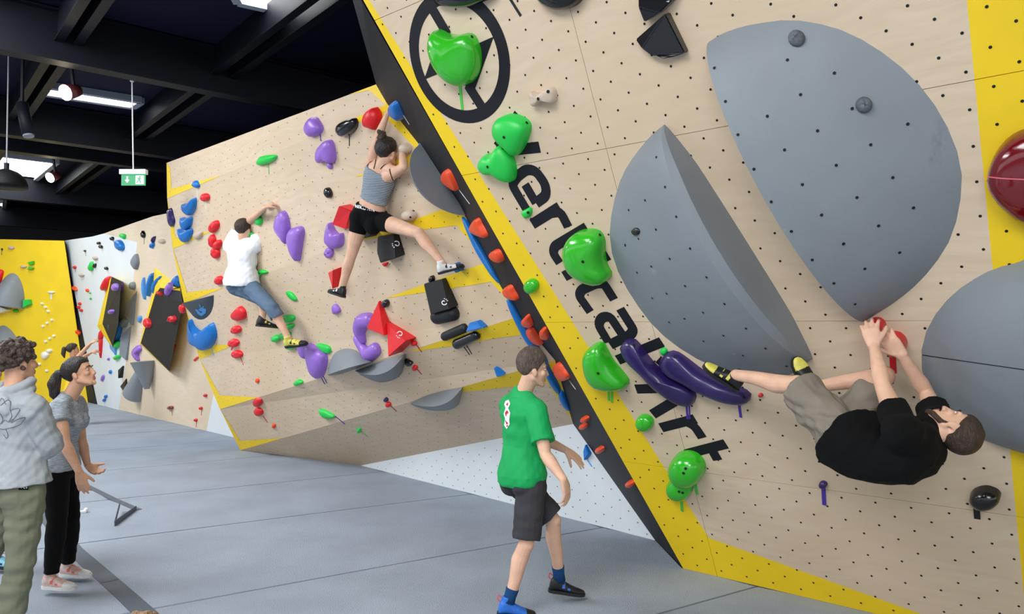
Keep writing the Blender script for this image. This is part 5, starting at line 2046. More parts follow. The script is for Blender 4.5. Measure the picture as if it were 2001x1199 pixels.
    for W_, hd, right in ((WL, o.get('handL'), False), (WR, o.get('handR'), True)):
        if hd:
            hand(mb, W_, right=right, sc=o.get('hsc', 1.0) * (0.92 if fem else 1), **hd)
    head(mb, hc, hf, hu, hs, fem)
    if o.get('extra'):
        o['extra'](mb)
    me = remesh(mb, vox, 3, 0.45)
    body = put(me, 'body', [skin_mat(sk[0], sk[1]), LIP], root)
    pw = world_loc(body)
    for p in body.data.polygons:
        q = p.center + pw - hc
        if q.length < 0.13:
            x, y, z = q.dot(r_) / hs, q.dot(f_) / hs, q.dot(u_) / hs
            if abs(x) < 0.023 and y > 0.083 and -0.077 < z < -0.052:
                p.material_index = 1
    if vox <= 0.0065:
        eyes(hc, hf, hu, hs, root, o.get('brow'), o.get('closed', False))
    # --- shirt
    sh = o.get('shirt')
    if sh:
        mb = MB()
        e = sh.get('e', 0.016)
        torso(mb, e, sh.get('t0', -0.05), sh.get('t1', 1.0), seat=False, belly=sh.get('belly', 0.0), hang=sh.get('hang', 0.022))
        if sh.get('sleeve', 0.5) > 0.3:
            for S in (SL, SR_):
                mb.chain([N + up0 * 0.012, N.lerp(S, 0.5) + up0 * 0.014, S + up0 * 0.004], [0.058 * B + e * 0.6, 0.05 * B + e * 0.6, 0.05 * B + e * 0.6], 14)
        for S, E_2, W_ in ((SL, EL, WL), (SR_, ER2, WR)):
            if sh.get('sleeve', 0.5) <= 0:
                continue
            mb.chain([spine(0.95).lerp(S, 0.35), S], [0.056 * B + e, 0.055 * B + e], 14)
            mb.chain([spine(0.72).lerp(S, 0.55), S], [0.07 * B + e, 0.052 * B + e], 14)
            q = sh.get('sleeve', 0.5)
            d = E_2 - S
            e_ = e
            e = sh.get('se', e)
            if q <= 1:
                mb.tubeflat([S - d * 0.02, S + d * q * 0.5, S + d * q], [0.055 * B + e, 0.054 * B + e * 1.2, 0.052 * B + e * 1.5])
            else:
                d2 = W_ - E_2
                mb.chain([S, S + d * 0.5, E_2], [0.057 * B + e, 0.053 * B + e, 0.05 * B + e], 14)
                mb.tubeflat([E_2 - d2 * 0.05, E_2 + d2 * 0.5, E_2 + d2 * (q - 1)], [0.05 * B + e, 0.047 * B + e, 0.034 * B + e])
            e = e_
        if sh.get('extra'):
            sh['extra'](mb, spine, frame)
        me = remesh(mb, max(vox, 0.006), 5)
        wrinkle(me, sh.get('wr', 0.004), sh.get('wf', 16), 3, sh.get('ws', (1, 1, 1.6)))
        so = put(me, sh.get('name', 't_shirt'), sh['m'], root)
        root['_shirt'] = so.name
    # --- trousers / shorts
    tr = o.get('pants')
    if tr:
        mb = MB()
        e = tr.get('e', 0.014)
        torso(mb, min(e, 0.012), -0.2, tr.get('t1', 0.3))
        for H_, K_, A_ in ((HL, KL, AL), (HR, KR, AR)):
            if K_ is None:
                continue
            q = tr.get('lenR', tr.get('len', 0.9)) if H_ is HR else tr.get('len', 0.9)
            d = K_ - H_
            fl = tr.get('flare', 0.0)
            if q <= 1:
                mb.tubeflat([H_ + d * 0.0, H_ + d * q * 0.5, H_ + d * q], [0.092 * B + e, 0.082 * B + e + fl * 0.5, 0.07 * B + e + fl])
                mb.sph(H_, 0.09 * B + e, 16, 12)
            else:
                d2 = (A_ if A_ is not None else K_ + d) - K_
                mb.sph(H_, 0.09 * B + e, 16, 12)
                mb.chain([H_, H_ + d * 0.5, K_], [0.09 * B + e, 0.074 * B + e, 0.056 * B + e], 16)
                if tr.get('tight'):
                    mb.tubeflat([K_ - d2 * 0.03, K_ + d2 * 0.3, K_ + d2 * 0.65, K_ + d2 * (q - 1)], [0.054 * B + e, 0.056 * B + e, 0.043 * B + e, 0.037 * B + e])
                else:
                    mb.tubeflat([K_ - d2 * 0.03, K_ + d2 * 0.3, K_ + d2 * (q - 1)], [0.056 * B + e, 0.06 * B + e, 0.046 * B + e + fl])
        me = remesh(mb, max(vox, 0.006), 4)
        wrinkle(me, tr.get('wr', 0.003), tr.get('wf', 18), 5, tr.get('ws', (1, 1, 1.5)))
        po = put(me, tr.get('name', 'shorts'), tr['m'], root)
        root['_pants'] = po.name
    return root


def kid(root, key):
    return bpy.data.objects[root[key]]


def fabric(name, c, **k):
    k.setdefault('bump', 0.25); k.setdefault('bscale', 260)
    return mat(name, c, k.pop('rough', 0.85), k.pop('var', 0.08), k.pop('vscale', 7), spec=0.25, **k)


def stripe_mat(name, c1, c2, scale, axis=(0, 0, 1)):
    m = bpy.data.materials.new(name)
    m.use_nodes = True
    nt = m.node_tree
    b = nt.nodes['Principled BSDF']
    b.inputs['Roughness'].default_value = 0.85
    geo = nt.nodes.new('ShaderNodeNewGeometry')
    dt = nt.nodes.new('ShaderNodeVectorMath'); dt.operation = 'DOT_PRODUCT'; dt.inputs[1].default_value = axis
    nt.links.new(geo.outputs['Position'], dt.inputs[0])
    mu = nt.nodes.new('ShaderNodeMath'); mu.operation = 'MULTIPLY'; mu.inputs[1].default_value = scale
    nt.links.new(dt.outputs['Value'], mu.inputs[0])
    fr = nt.nodes.new('ShaderNodeMath'); fr.operation = 'FRACT'
    nt.links.new(mu.outputs[0], fr.inputs[0])
    r = nt.nodes.new('ShaderNodeValToRGB')
    r.color_ramp.interpolation = 'CONSTANT'
    r.color_ramp.elements[0].color, r.color_ramp.elements[1].color = lin(c1), lin(c2)
    r.color_ramp.elements[1].position = 0.5
    nt.links.new(fr.outputs[0], r.inputs[0])
    nt.links.new(r.outputs[0], b.inputs['Base Color'])
    MATS[name] = m
    return m


HAIRB = mat('brown_hair', '#3a2a20', 0.55, 0.35, 60, 0.6, 140, stretch=(1, 1, 0.35))
HAIRM = mat('ash_brown_hair', '#5a4a40', 0.6, 0.35, 60, 0.6, 160, stretch=(1, 1, 0.35))
HAIRD = mat('dark_hair', '#211814', 0.45, 0.4, 50, 0.6, 120, stretch=(1, 1, 0.25))
HAIRC = mat('curly_hair', '#43352d', 0.5, 0.5, 45, 0.7, 110)
HAIRL = mat('fair_hair', '#9a7b58', 0.55, 0.35, 60, 0.6, 140)
SHOEB = mat('shoe_black', '#17181a', 0.5, 0.1, 30)
SHOEBL = mat('shoe_blue', '#2b6fd0', 0.5, 0.08, 30)
SHOEY = mat('shoe_yellow', '#d9cf5c', 0.5, 0.08, 30)
SHOEW = mat('shoe_white', '#e3e3df', 0.5, 0.06, 30)
SHOEP = mat('shoe_pink', '#e2a596', 0.6, 0.3, 40, color2='#d9d6d4')
SOCK = fabric('sock_blue', '#14406e')
BLKF = fabric('black_cotton', '#060607', var=0.1, rough=0.95)
LIGHT_SKIN = ('skin_light', '#e0b398')
TAN_SKIN = ('skin_tan', '#d9a688')


def perp(l):
    return V((-l.y, l.x, 0))


def sock(root, A, K, m, f0=-0.02, f1=0.22):
    d = K - A
    mb = MB()
    mb.tubeflat([A + d * f0, A + d * 0.08, A + d * f1], [0.043, 0.04, 0.044], 18)
    return mb.build('sock', m, root, smooth=True)


# 1 ---- man in green, walking right
P, N = atd(1024, 930, 5.08), atd(1018, 776, 5.08)
RT = V((0.55, -0.83, 0)).normalized()
SRp, SLp = N + RT * 0.185 + V((0.0, 0, -0.075)), N - RT * 0.185 + V((0.02, 0, -0.075))
ER_, EL_ = JT(SRp, 1066, 888, 0.30, 1), JT(SLp, 1058, 862, 0.29, 1)
WR_, WL_ = JT(ER_, 1101, 936, 0.255, 1), JT(EL_, 1104, 878, 0.25, -1)
AR_, AL_ = atd(994, 1174, 4.90), atd(1093, 1131, 5.24)
J = dict(P=P, N=N, latP=RT, latN=RT, SL=SLp, SR=SRp, EL=EL_, ER=ER_, WL=WL_, WR=WR_,
         KR=atd(1028, 1062, 4.93), KL=atd(1081, 1016, 5.12), AR=AR_, AL=AL_, H=atd(1041, 722, 5.04), hf=V((0.95, 0.28, -0.06)), hu=V((0.05, 0, 1)))
GT = fabric('green_jersey', '#18a65a', rough=0.6)
g = person('man in a green T-shirt and dark grey shorts walking across the mat', J, LIGHT_SKIN, V((P.x, P.y, 0)), vox=0.0055,
           handR=dict(f=V((0.25, 0.0, -0.95)), n=V((-0.75, 0.55, -0.2)), curl=(0.35, 0.35, 0.3)), handL=dict(f=V((0.8, 0.05, -0.55)), n=V((0.3, 0.35, -0.8)), curl=(0.15, 0.2, 0.15), spread=0.15),
           brow=HAIRM, hs=1.02, shirt=dict(m=GT, t0=-0.1, sleeve=0.72, e=0.02, wr=0.007, wf=13, name='t_shirt'), pants=dict(m=fabric('dark_grey_shorts', '#3d3c41'), len=0.93, e=0.012, flare=0.012, name='shorts', wr=0.004))
hair_shell('hair', J['H'], J['hf'], J['hu'], 1.02, HAIRM, g, thick=0.02, rough=0.6, sides=0.3, top=0.022, seed=11, line=[(0, 0.07), (0.6, 0.062), (0.95, 0.045), (1.2, 0.02), (1.34, -0.028), (1.5, -0.03), (1.62, 0.004), (1.9, -0.015), (2.3, -0.06), (math.pi, -0.08)])
for A, K, d in ((AR_, J['KR'], V((0.9, 0.2, -0.12))), (AL_, J['KL'], V((0.95, 0.1, -0.15)))):
    s = shoe_part(g, A, d, V((0, 0, 1)), SHOEBL if A is AR_ else SHOEB, SHOEB, SHOEBL, name='shoe', mtoe=SHOEB)
    sock(g, A, K, SOCK)
    mb = MB()
    hd = A - V((d.x, d.y, 0)).normalized() * 0.058
    mb.chain([hd, hd + V((-0.018, 0, 0.02)), hd + V((-0.01, 0, 0.045)), hd + V((0.012, 0, 0.03))], [0.004] * 4, 8)
    mb.build('pull_tab', mat('pink_loop', '#d8586a', 0.6), g)
bs = bvh_of(kid(g, '_shirt'))
decal('back_print', bs, [], WHITEM, g, 0.004, 1, [[(989, 783), (995, 781), (998, 789), (994, 797), (998, 806), (996, 818), (997, 828), (991, 838), (986, 830), (988, 818), (985, 808), (989, 797), (986, 790)]])
decal('back_print', bs, [], TAPES['red'], g, 0.006, 1, [[(990, 790), (994, 786), (993, 793)], [(988, 806), (992, 801), (995, 806), (991, 808), (990, 813)], [(988, 820), (994, 826), (991, 829)], [(990, 832), (994, 829), (993, 834)]])

# 2 ---- woman in grey, looking up
P, N = atd(117, 911, 5.46), atd(130, 782, 5.44)
RT = V((0.25, -0.96, 0)).normalized()
SRp, SLp = N + RT * 0.165 + V((0, 0, -0.04)), N - RT * 0.165 + V((0.02, 0, -0.04))
ER_, EL_ = JT(SRp, 127, 866, 0.28, 1), JT(SLp, 160, 868, 0.28, -1)
WR_, WL_ = JT(ER_, 155, 922, 0.24, 1), JT(EL_, 171, 908, 0.22, -1)
AR_, AL_ = atd(100, 1124, 5.36), atd(133, 1101, 5.66)
J = dict(P=P, N=N, latP=RT, latN=RT, SL=SLp, SR=SRp, EL=EL_, ER=ER_, WL=WL_, WR=WR_, KR=atd(112, 1015, 5.34), KL=atd(137, 1012, 5.55), AR=AR_, AL=AL_,
         H=atd(156, 729, 5.42), hf=V((0.93, 0.14, 0.3)), hu=V((-0.3, 0, 1)))
w = person('woman with a ponytail in a grey T-shirt and black trousers looking up', J, TAN_SKIN, V((P.x, P.y, 0)), female=True, vox=0.0055, brow=HAIRD, hs=0.98,
           handR=dict(f=V((0.25, 0, -0.95)), n=V((-0.3, 0.9, -0.1)), curl=(0.3, 0.35, 0.25)), handL=dict(f=V((0.75, -0.1, -0.5)), n=V((-0.1, -0.4, 0.9)), curl=(0.35, 0.45, 0.35)),
           shirt=dict(m=fabric('grey_marl', '#99a1aa', var=0.25, vscale=35, stretch=(1, 1, 4)), t0=0.0, sleeve=0.42, e=0.017, wr=0.0045, wf=20, name='t_shirt'),
           pants=dict(m=BLKF, len=1.95, e=0.016, tight=True, name='trousers', t1=0.22, wr=0.003))
hl = [(0, 0.07), (0.8, 0.062), (1.1, 0.03), (1.35, 0.0), (1.75, -0.005), (2.2, -0.05), (math.pi, -0.07)]
hair_shell('hair', J['H'], J['hf'], J['hu'], 0.98, HAIRD, w, thick=0.014, rough=0.3, line=hl, seed=8)
f_, u_, r_ = head_frame(J['hf'], J['hu'])
mb = MB()
a = J['H'] - f_ * 0.10 + u_ * 0.03
mb.chain([a, a - f_ * 0.045 + V((0, 0, 0.01)), a - f_ * 0.075 + V((0, 0, -0.05)), a - f_ * 0.07 + V((0, 0, -0.13)), a - f_ * 0.05 + V((0, 0, -0.2))], [0.022, 0.034, 0.04, 0.034, 0.01], 14)
me = remesh(mb, 0.006, 2); wrinkle(me, 0.006, 60, 2, (1, 1, 0.3))
put(me, 'ponytail', HAIRD, w)
for A, d in ((AR_, V((0.97, -0.1, 0))), (AL_, V((0.97, -0.1, 0)))):
    s = shoe_part(w, A + V((0, 0, 0)), d, V((0, 0, 1)), SHOEP, SHOEW, mat('coral_lace', '#df6a52', 0.6), name='trainer', L=0.245, straps=2, mtoe=SHOEW)
decal('shoe_lace', bvh_of(s), [], SHOEW, w, 0.003, 1)

# 3 ---- curly-haired man in hoodie, from behind
P, N = atd(32, 950, 4.50), atd(26, 778, 4.50)
RT = V((0.9, -0.44, 0)).normalized()
SRp, SLp = N + RT * 0.19 + V((0, 0, -0.05)), N - RT * 0.19 + V((0, 0, -0.05))
ER_, EL_ = atd(94, 868, 4.52), atd(-52, 868, 4.75)
WR_, WL_ = atd(60, 868, 4.76), atd(-15, 872, 4.9)
AR_, AL_ = atd(16, 1222, 4.52), atd(-52, 1222, 4.62)
J = dict(P=P, N=N, latP=RT, latN=RT, SL=SLp, SR=SRp, EL=EL_, ER=ER_, WL=WL_, WR=WR_, KR=atd(40, 1098, 4.47), KL=atd(-30, 1098, 4.55), AR=AR_, AL=AL_,
         H=atd(35, 708, 4.52), hf=V((0.45, 0.89, 0.05)), hu=V((0, 0, 1)))


def hood(mb, spine, frame):
    l, fr, d = frame(0.97)
    c0 = spine(0.97) + d * 0.02
    p = lambda q: c0 - fr * (0.088 * math.cos(q) + 0.0) + l * 0.105 * math.sin(q) + d * (0.072 - 0.04 * math.cos(q))
    for k in range(12):
        t, t2 = -2.2 + 4.4 * k / 12, -2.2 + 4.4 * (k + 1) / 12
        mb.cap(p(t), p(t2), 0.03, 0.03, 12)
        mb.cap(p(t) - d * 0.05, p(t2) - d * 0.05, 0.036, 0.036, 12)
    mb.ell(c0 - fr * 0.10 - d * 0.05, l * 0.14, fr * 0.045, d * 0.10, 16, 10)


HOOD = fabric('pale_grey_fleece', '#a3a8ad', var=0.05)
h = person('curly-haired man in a pale grey hoodie and olive trousers seen from behind', J, TAN_SKIN, V((P.x, P.y, 0)), vox=0.0055, hs=1.04,
           handR=dict(f=V((-0.9, 0.3, 0)), n=V((0.2, 0.8, 0)), curl=(0.5, 0.5, 0.4)), handL=dict(f=V((0.9, 0.2, 0)), n=V((0, 0.9, 0)), curl=(0.5, 0.5, 0.4)),
           shirt=dict(m=HOOD, t0=0.04, sleeve=1.97, e=0.034, wr=0.008, wf=19, name='hoodie', belly=0.012, extra=hood),
           pants=dict(m=fabric('olive_cotton', '#787b66', var=0.06), len=1.78, e=0.022, flare=0.014, name='trousers', wr=0.007, wf=16))
mb = MB()
rd = random.Random(5)
f_, u_, r_ = head_frame(J['hf'], J['hu'])
for k in range(330):
    az = rd.uniform(-math.pi, math.pi)
    th = math.acos(rd.uniform(-0.62, 1))
    if abs(az) < 0.95 and th > 0.98:
        continue
    if abs(az) < 1.6 and th > 1.55:
        continue
    dd = V((math.sin(az) * math.sin(th), math.cos(az) * math.sin(th), math.cos(th)))
    p = J['H'] + (r_ * dd.x * 0.09 + f_ * (dd.y * 0.108 - 0.016) + u_ * (dd.z * 0.10 + 0.036)) * 1.04
    q = rd.uniform(0.011, 0.021)
    mb.sph(p + V((rd.uniform(-1, 1), rd.uniform(-1, 1), rd.uniform(-1, 1))) * 0.012, q, 8, 6)
mb.ell(J['H'] - f_ * 0.022 + u_ * 0.045, r_ * 0.088, f_ * 0.102, u_ * 0.088, 16, 12)
me = remesh(mb, 0.005, 1); wrinkle(me, 0.004, 90, 4)
put(me, 'curly_hair', HAIRC, h)
hv = bvh_of(kid(h, '_shirt'))
INK = mat('dark_print', '#4a4f58', 0.7)
decal('flower_print', hv, [[(-8, 800), (4, 778), (12, 790)], [(2, 792), (14, 782), (20, 786), (19, 800)], [(19, 802), (30, 798), (40, 799), (32, 812), (22, 826)], [(22, 826), (36, 818), (50, 815), (40, 828), (26, 834), (8, 838), (-6, 836)], [(4, 828), (10, 820), (18, 824), (26, 818)],
                           [(0, 806), (6, 816), (3, 826), (-6, 832)], [(12, 838), (16, 848), (13, 856), (8, 848)], [(19, 800), (24, 812), (18, 822)]], INK, h, 0.004, 1.0)
pv = bvh_of(kid(h, '_pants'))
decal('waist_label', pv, [], BLKF, h, 0.006, 1, [[(36, 947), (55, 947), (55, 957), (36, 957)]])
decal('waist_label', pv, [[(39, 954), (40, 950), (42, 954), (44, 950)], [(46, 950), (46, 954), (49, 954)], [(51, 950), (51, 954), (53, 952)]], WHITEM, h, 0.009, 1.2)
for A, d in ((AR_, V((0.4, 0.9, 0))), (AL_, V((0.2, 0.95, 0)))):
    shoe_part(h, A, d, V((0, 0, 1)), SHOEB, SHOEB, SHOEB, name='shoe')
for A, K in ((AR_, J['KR']), (AL_, J['KL'])):
    sock(h, A, K, BLKF, -0.02, 0.2)

# 4 ---- climber in white
wl, wn = SB.hit(528, 399)
P, N = atd(474, 553, 9.15), atd(474, 474, 9.1)
RT = V((0.93, -0.36, 0)).normalized()
SRp, SLp = atd(501, 480, 9.02), atd(449, 479, 9.2)
WLp = atd(517, 406, (wl - wn * -0.08).y - 0.12)
EL_ = JT(SLp, 478, 440, 0.31, -1)
ER_, = [atd(508, 452, 9.1)]
WRp = atd(503, 428, 9.25)
AR_, AL_ = atd(564, 661, 8.72), atd(513, 622, 9.1)
J = dict(P=P, N=N, latP=RT, latN=RT, SL=SLp, SR=SRp, EL=EL_, ER=ER_, WL=WLp, WR=WRp, KR=atd(533, 603, 8.72), KL=atd(516, 585, 9.05), AR=AR_, AL=AL_,
         H=atd(477, 449, 9.05), hf=V((0.35, 0.93, 0.1)), hu=V((0.0, -0.1, 1)))
c4 = person('climber in a white T-shirt and blue knee-length trousers on the back wall', J, LIGHT_SKIN, V((P.x, P.y, 0.75)), vox=0.0075, hs=1.1, bulk=1.08, hsc=1.1,
            handL=dict(f=V((0.75, 0.4, 0.5)), n=V((0.3, 0.4, -0.8)), curl=(0.6, 0.6, 0.5)), handR=dict(f=V((0.4, 0.5, 0.75)), n=V((0.3, 0.9, -0.3)), curl=(0.5, 0.6, 0.5)),
            shirt=dict(m=fabric('white_cotton', '#e9ecf0', var=0.02), t0=-0.05, sleeve=0.6, e=0.03, wr=0.009, wf=13, name='t_shirt', belly=0.02),
            pants=dict(m=fabric('blue_denim', '#5b6f86'), len=1.05, e=0.02, flare=0.012, name='trousers', wr=0.006))
hair_shell('hair', J['H'], J['hf'], J['hu'], 1.1, HAIRB, c4, thick=0.013, rough=0.25, sides=0.6, seed=3)
shoe_part(c4, AR_, V((0.94, -0.25, 0.12)), V((-0.2, -0.35, 1)), SHOEY, SHOEB, SHOEB, name='shoe', mtoe=SHOEB, L=0.29)
shoe_part(c4, AL_, V((0.8, 0.5, -0.1)), V((0, 0, 1)), SHOEB, SHOEB, SHOEY, name='shoe', L=0.28)

# 5 ---- climber in striped top
P, N = atd(722, 424, 7.05), atd(746, 322, 6.82)
RT = V((0.93, -0.3, -0.12)).normalized()
SLp, SRp = atd(722, 324, 6.92), atd(774, 336, 6.72)
WLp = atd(757, 222, 6.58)
EL_ = atd(738, 270, 6.74)
ER_ = atd(789, 326, 6.52)
WRp = atd(785, 292, 6.70)
AL_, AR_ = atd(668, 562, 7.25), atd(864, 514, 6.56)
J = dict(P=P, N=N, M=P.lerp(N, 0.5) + V((0.0, 0.02, 0)), latP=V((0.95, -0.3, -0.05)), latN=RT, SL=SLp, SR=SRp, EL=EL_, ER=ER_, WL=WLp, WR=WRp, KL=atd(686, 500, 7.15), KR=atd(818, 455, 6.66), AL=AL_, AR=AR_,
         H=atd(757, 297, 6.76), hf=V((0.5, 0.8, 0.15)), hu=V((0.05, -0.12, 1)))
STRIPES = stripe_mat('striped_jersey', '#59636e', '#a9b4bf', 70, (0.1, 0, 1))
c5 = person('climber in a striped grey strap top and black shorts, arms up, legs wide', J, LIGHT_SKIN, V((P.x, P.y, 1.5)), female=True, vox=0.006, hs=1.06, bulk=1.1, arm=0.92,
            handL=dict(f=V((0.5, 0.3, 0.8)), n=V((0.75, 0.4, -0.3)), curl=(0.55, 0.6, 0.5)), handR=dict(f=V((0.1, 0.3, 0.9)), n=V((0.6, 0.6, -0.2)), curl=(0.7, 0.7, 0.5)),
            shirt=dict(m=STRIPES, t0=0.33, t1=0.9, sleeve=0, e=0.006, wr=0.003, wf=24, name='strap_top'), pants=dict(m=BLKF, len=0.36, e=0.009, name='shorts', t1=0.2, wr=0.0015))
hl = [(0, 0.07), (0.8, 0.062), (1.1, 0.03), (1.35, 0.0), (1.75, -0.01), (2.2, -0.045), (math.pi, -0.06)]
hair_shell('hair', J['H'], J['hf'], J['hu'], 1.06, HAIRD, c5, thick=0.016, rough=0.3, line=hl, seed=9)
mb = MB()
b = J['H'] + V((-0.045, -0.07, 0.14))
rd = random.Random(3)
for k in range(26):
    mb.sph(b + V((rd.uniform(-1, 1) * 0.028, rd.uniform(-1, 1) * 0.028, rd.uniform(-1, 1) * 0.034)), rd.uniform(0.014, 0.026), 8, 6)
me = remesh(mb, 0.006, 1)
put(me, 'hair_bun', HAIRC, c5)
sv = bvh_of(kid(c5, '_shirt'))
bodyv = bvh_of([q for q in c5.children if q.name.startswith('body')][0])
for q in ([(716, 330), (722, 318), (729, 314)], [(731, 330), (734, 318), (735, 312)], [(744, 330), (752, 322), (760, 318)], [(762, 330), (764, 340), (768, 352)]):
    decal('shoulder_strap', bodyv, [q], BLKF, c5, 0.006, 1.6)
pv = bvh_of(kid(c5, '_pants'))
bandm = mat('waistband_black', '#0a0a0c', 0.7)
decal('waistband', pv, [[(686, 400), (700, 401), (716, 404), (732, 408), (746, 412)]], bandm, c5, 0.004, 11)
GL = {'N': [[(0, 1), (0, 0)], [(0, 0), (1, 1)], [(1, 1), (1, 0)]], 'I': [[(0.5, 1), (0.5, 0)]], 'K': [[(0, 1), (0, 0)], [(1, 0), (0.1, 0.5)], [(0.1, 0.5), (1, 1)]], 'O': [[(0, 0), (1, 0)], [(1, 0), (1, 1)], [(1, 1), (0, 1)], [(0, 1), (0, 0)]]}
tx = 687.5
st = []
for ch in 'O NIKO NIK':
    if ch == ' ':
        tx += 2.6
        continue
    wd = 1.0 if ch == 'I' else 3.9
    by = lambda x: 397.6 + (x - 686) * 0.215
    for a, b in GL[ch]:
        st.append([(tx + a[0] * wd, by(tx + a[0] * wd) + a[1] * 6.2), (tx + b[0] * wd, by(tx + b[0] * wd) + b[1] * 6.2)])
    tx += wd + 1.9
decal('waistband_lettering', pv, st, WHITEM, c5, 0.008, 1.3)
shoe_part(c5, AL_, V((-0.75, 0.55, 0.25)), V((0.1, -0.1, 1)), SHOEB, SHOEB, SHOEW, name='shoe', L=0.235)
shoe_part(c5, AR_, V((0.9, 0.0, 0.25)), V((-0.25, -0.25, 1)), SHOEW, SHOEB, SHOEB, name='shoe', L=0.24, mtoe=SHOEB)

# 6 ---- climber in black, hanging under the overhang
P, N = atd(1664, 846, 3.84), atd(1802, 856, 3.60)
SLp, SRp = atd(1762, 842, 3.46), atd(1832, 826, 3.68)
RT = (SRp - SLp).normalized()
EL_ = JT(SLp, 1724, 752, 0.30, -1)
ER_ = JT(SRp, 1811, 768, 0.29, -1)
WLp = JT(EL_, 1708, 676, 0.26, -1)
WRp = atd(1762, 692, 3.87)
HLc, HRc = P - V((0.5, 0.8, 0.1)).normalized() * 0.09, P + V((0.5, 0.8, 0.1)).normalized() * 0.09
KL_ = JT(HLc, 1557, 752, 0.43, -1)
AL_ = JT(KL_, 1438, 732, 0.42, -1)
KR_ = atd(1730, 733, 4.10)
AR_ = atd(1604, 754, 4.16)
J = dict(P=P, N=N, M=P.lerp(N, 0.5) + V((0, -0.08, -0.10)), latP=V((0.5, 0.8, 0.1)), latN=RT, SL=SLp, SR=SRp, EL=EL_, ER=ER_, WL=WLp, WR=WRp, KL=KL_, KR=KR_, AL=AL_, AR=AR_,
         H=atd(1861, 838, 3.58), hf=V((0.2, 0.42, 0.88)), hu=V((0.92, -0.3, -0.12)))
up_h = RN * -1
c6 = person('climber in a black T-shirt and beige shorts hanging under the overhang', J, LIGHT_SKIN, V((P.x, P.y, 0.9)), vox=0.0052, hs=1.0, brow=HAIRB, arm=0.98, hsc=1.08,
            handL=dict(f=V((-0.03, 0.35, 0.93)), n=V((0.5, 0.8, -0.3)), curl=(0.4, 0.55, 0.45), spread=0.22), handR=dict(f=V((-0.6, 0.15, 0.75)), n=V((0.45, 0.75, 0.15)), curl=(0.45, 0.6, 0.5), spread=0.18),
            shirt=dict(m=BLKF, t0=0.02, sleeve=0.5, se=0.016, e=0.034, wr=0.008, wf=13, name='t_shirt', belly=0.02, hang=0.03),
            pants=dict(m=fabric('beige_cotton', '#857c70', var=0.06), len=0.9, lenR=0.62, e=0.022, flare=0.02, name='shorts', t1=0.28, wr=0.013, wf=21))
hair_shell('hair', J['H'], J['hf'], J['hu'], 1.0, HAIRB, c6, thick=0.014, rough=0.3, sides=0.7, seed=6)
f_, u_, r_ = head_frame(J['hf'], J['hu'])
Lh = lambda a, b, d: J['H'] + r_ * a + f_ * b + u_ * d
mb = MB()
for q in (-1, 1):
    mb.chain([Lh(0.064 * q, -0.006, -0.02), Lh(0.054 * q, 0.010, -0.062), Lh(0.034 * q, 0.058, -0.092), Lh(0, 0.076, -0.1)], [0.010, 0.015, 0.015, 0.016], 10)
mb.chain([Lh(-0.03, 0.077, -0.056), Lh(0, 0.091, -0.049), Lh(0.03, 0.077, -0.056)], [0.006, 0.006, 0.006], 8)
me = remesh(mb, 0.005, 1)
put(me, 'beard', mat('beard', '#4a3629', 0.7, 0.3, 90, 0.6, 180), c6)
shoe_part(c6, AL_ + V((0.01, 0, 0)), V((-0.78, 0.2, 0.6)), V((0.45, -0.6, 0.65)), SHOEB, SHOEB, SHOEY, name='shoe', L=0.25, mtoe=SHOEY)
shoe_part(c6, AR_ + V((-0.02, 0, 0.0)), V((-0.4, 0.15, 0.92)), V((0.1, -0.95, 0.2)), SHOEB, SHOEB, SHOEY, name='shoe', L=0.25, mtoe=SHOEY)

# 7 ---- far girl reaching to the wall
P, N = atd(141, 766, 14.5), atd(143, 704, 14.45)
RT = V((0.55, -0.83, 0)).normalized()
SRp, SLp = N + RT * 0.165 + V((0, 0, -0.03)), N - RT * 0.165 + V((0, 0, -0.03))
J = dict(P=P, N=N, latP=RT, latN=RT, SL=SLp, SR=SRp, EL=atd(164, 697, 14.6), ER=atd(166, 682, 14.25), WL=atd(179, 688, 14.7), WR=atd(178, 670, 14.4), KL=atd(146, 800, 14.6), KR=atd(142, 800, 14.3), AL=atd(143, 823, 14.6), AR=atd(139, 824, 14.3),
         H=atd(143, 683, 14.4), hf=V((0.75, 0.6, 0.1)), hu=V((0, 0, 1)))
YT = fabric('yellow_jersey', '#e7b92a')
c7 = person('far girl in a yellow top reaching to the white wall', J, TAN_SKIN, V((P.x, P.y, 0)), female=True, vox=0.011,
            handR=dict(f=V((0.8, 0.2, 0.5)), n=V((0.3, 0.8, -0.3))), handL=dict(f=V((0.9, 0.2, 0.3)), n=V((0.3, 0.8, -0.3))),
            shirt=dict(m=YT, t0=0.0, t1=0.95, sleeve=0.2, e=0.014, name='top'), pants=dict(m=BLKF, len=1.9, e=0.012, tight=True, name='leggings'))
hair_shell('hair', J['H'], J['hf'], J['hu'], 1.0, HAIRB, c7, thick=0.014, line=hl, seed=2)
f_, u_, r_ = head_frame(J['hf'], J['hu'])
a = J['H'] - f_ * 0.10 + u_ * 0.04
mb = MB()
mb.chain([a, a - f_ * 0.05, a - f_ * 0.07 - u_ * 0.09, a - f_ * 0.06 - u_ * 0.17], [0.025, 0.04, 0.042, 0.015], 12)
put(remesh(mb, 0.009, 1), 'ponytail', HAIRB, c7)
for A in (J['AL'], J['AR']):
    shoe_part(c7, A, V((0.7, 0.7, 0)), V((0, 0, 1)), SHOEB, SHOEB, SHOEB, name='shoe', straps=1)

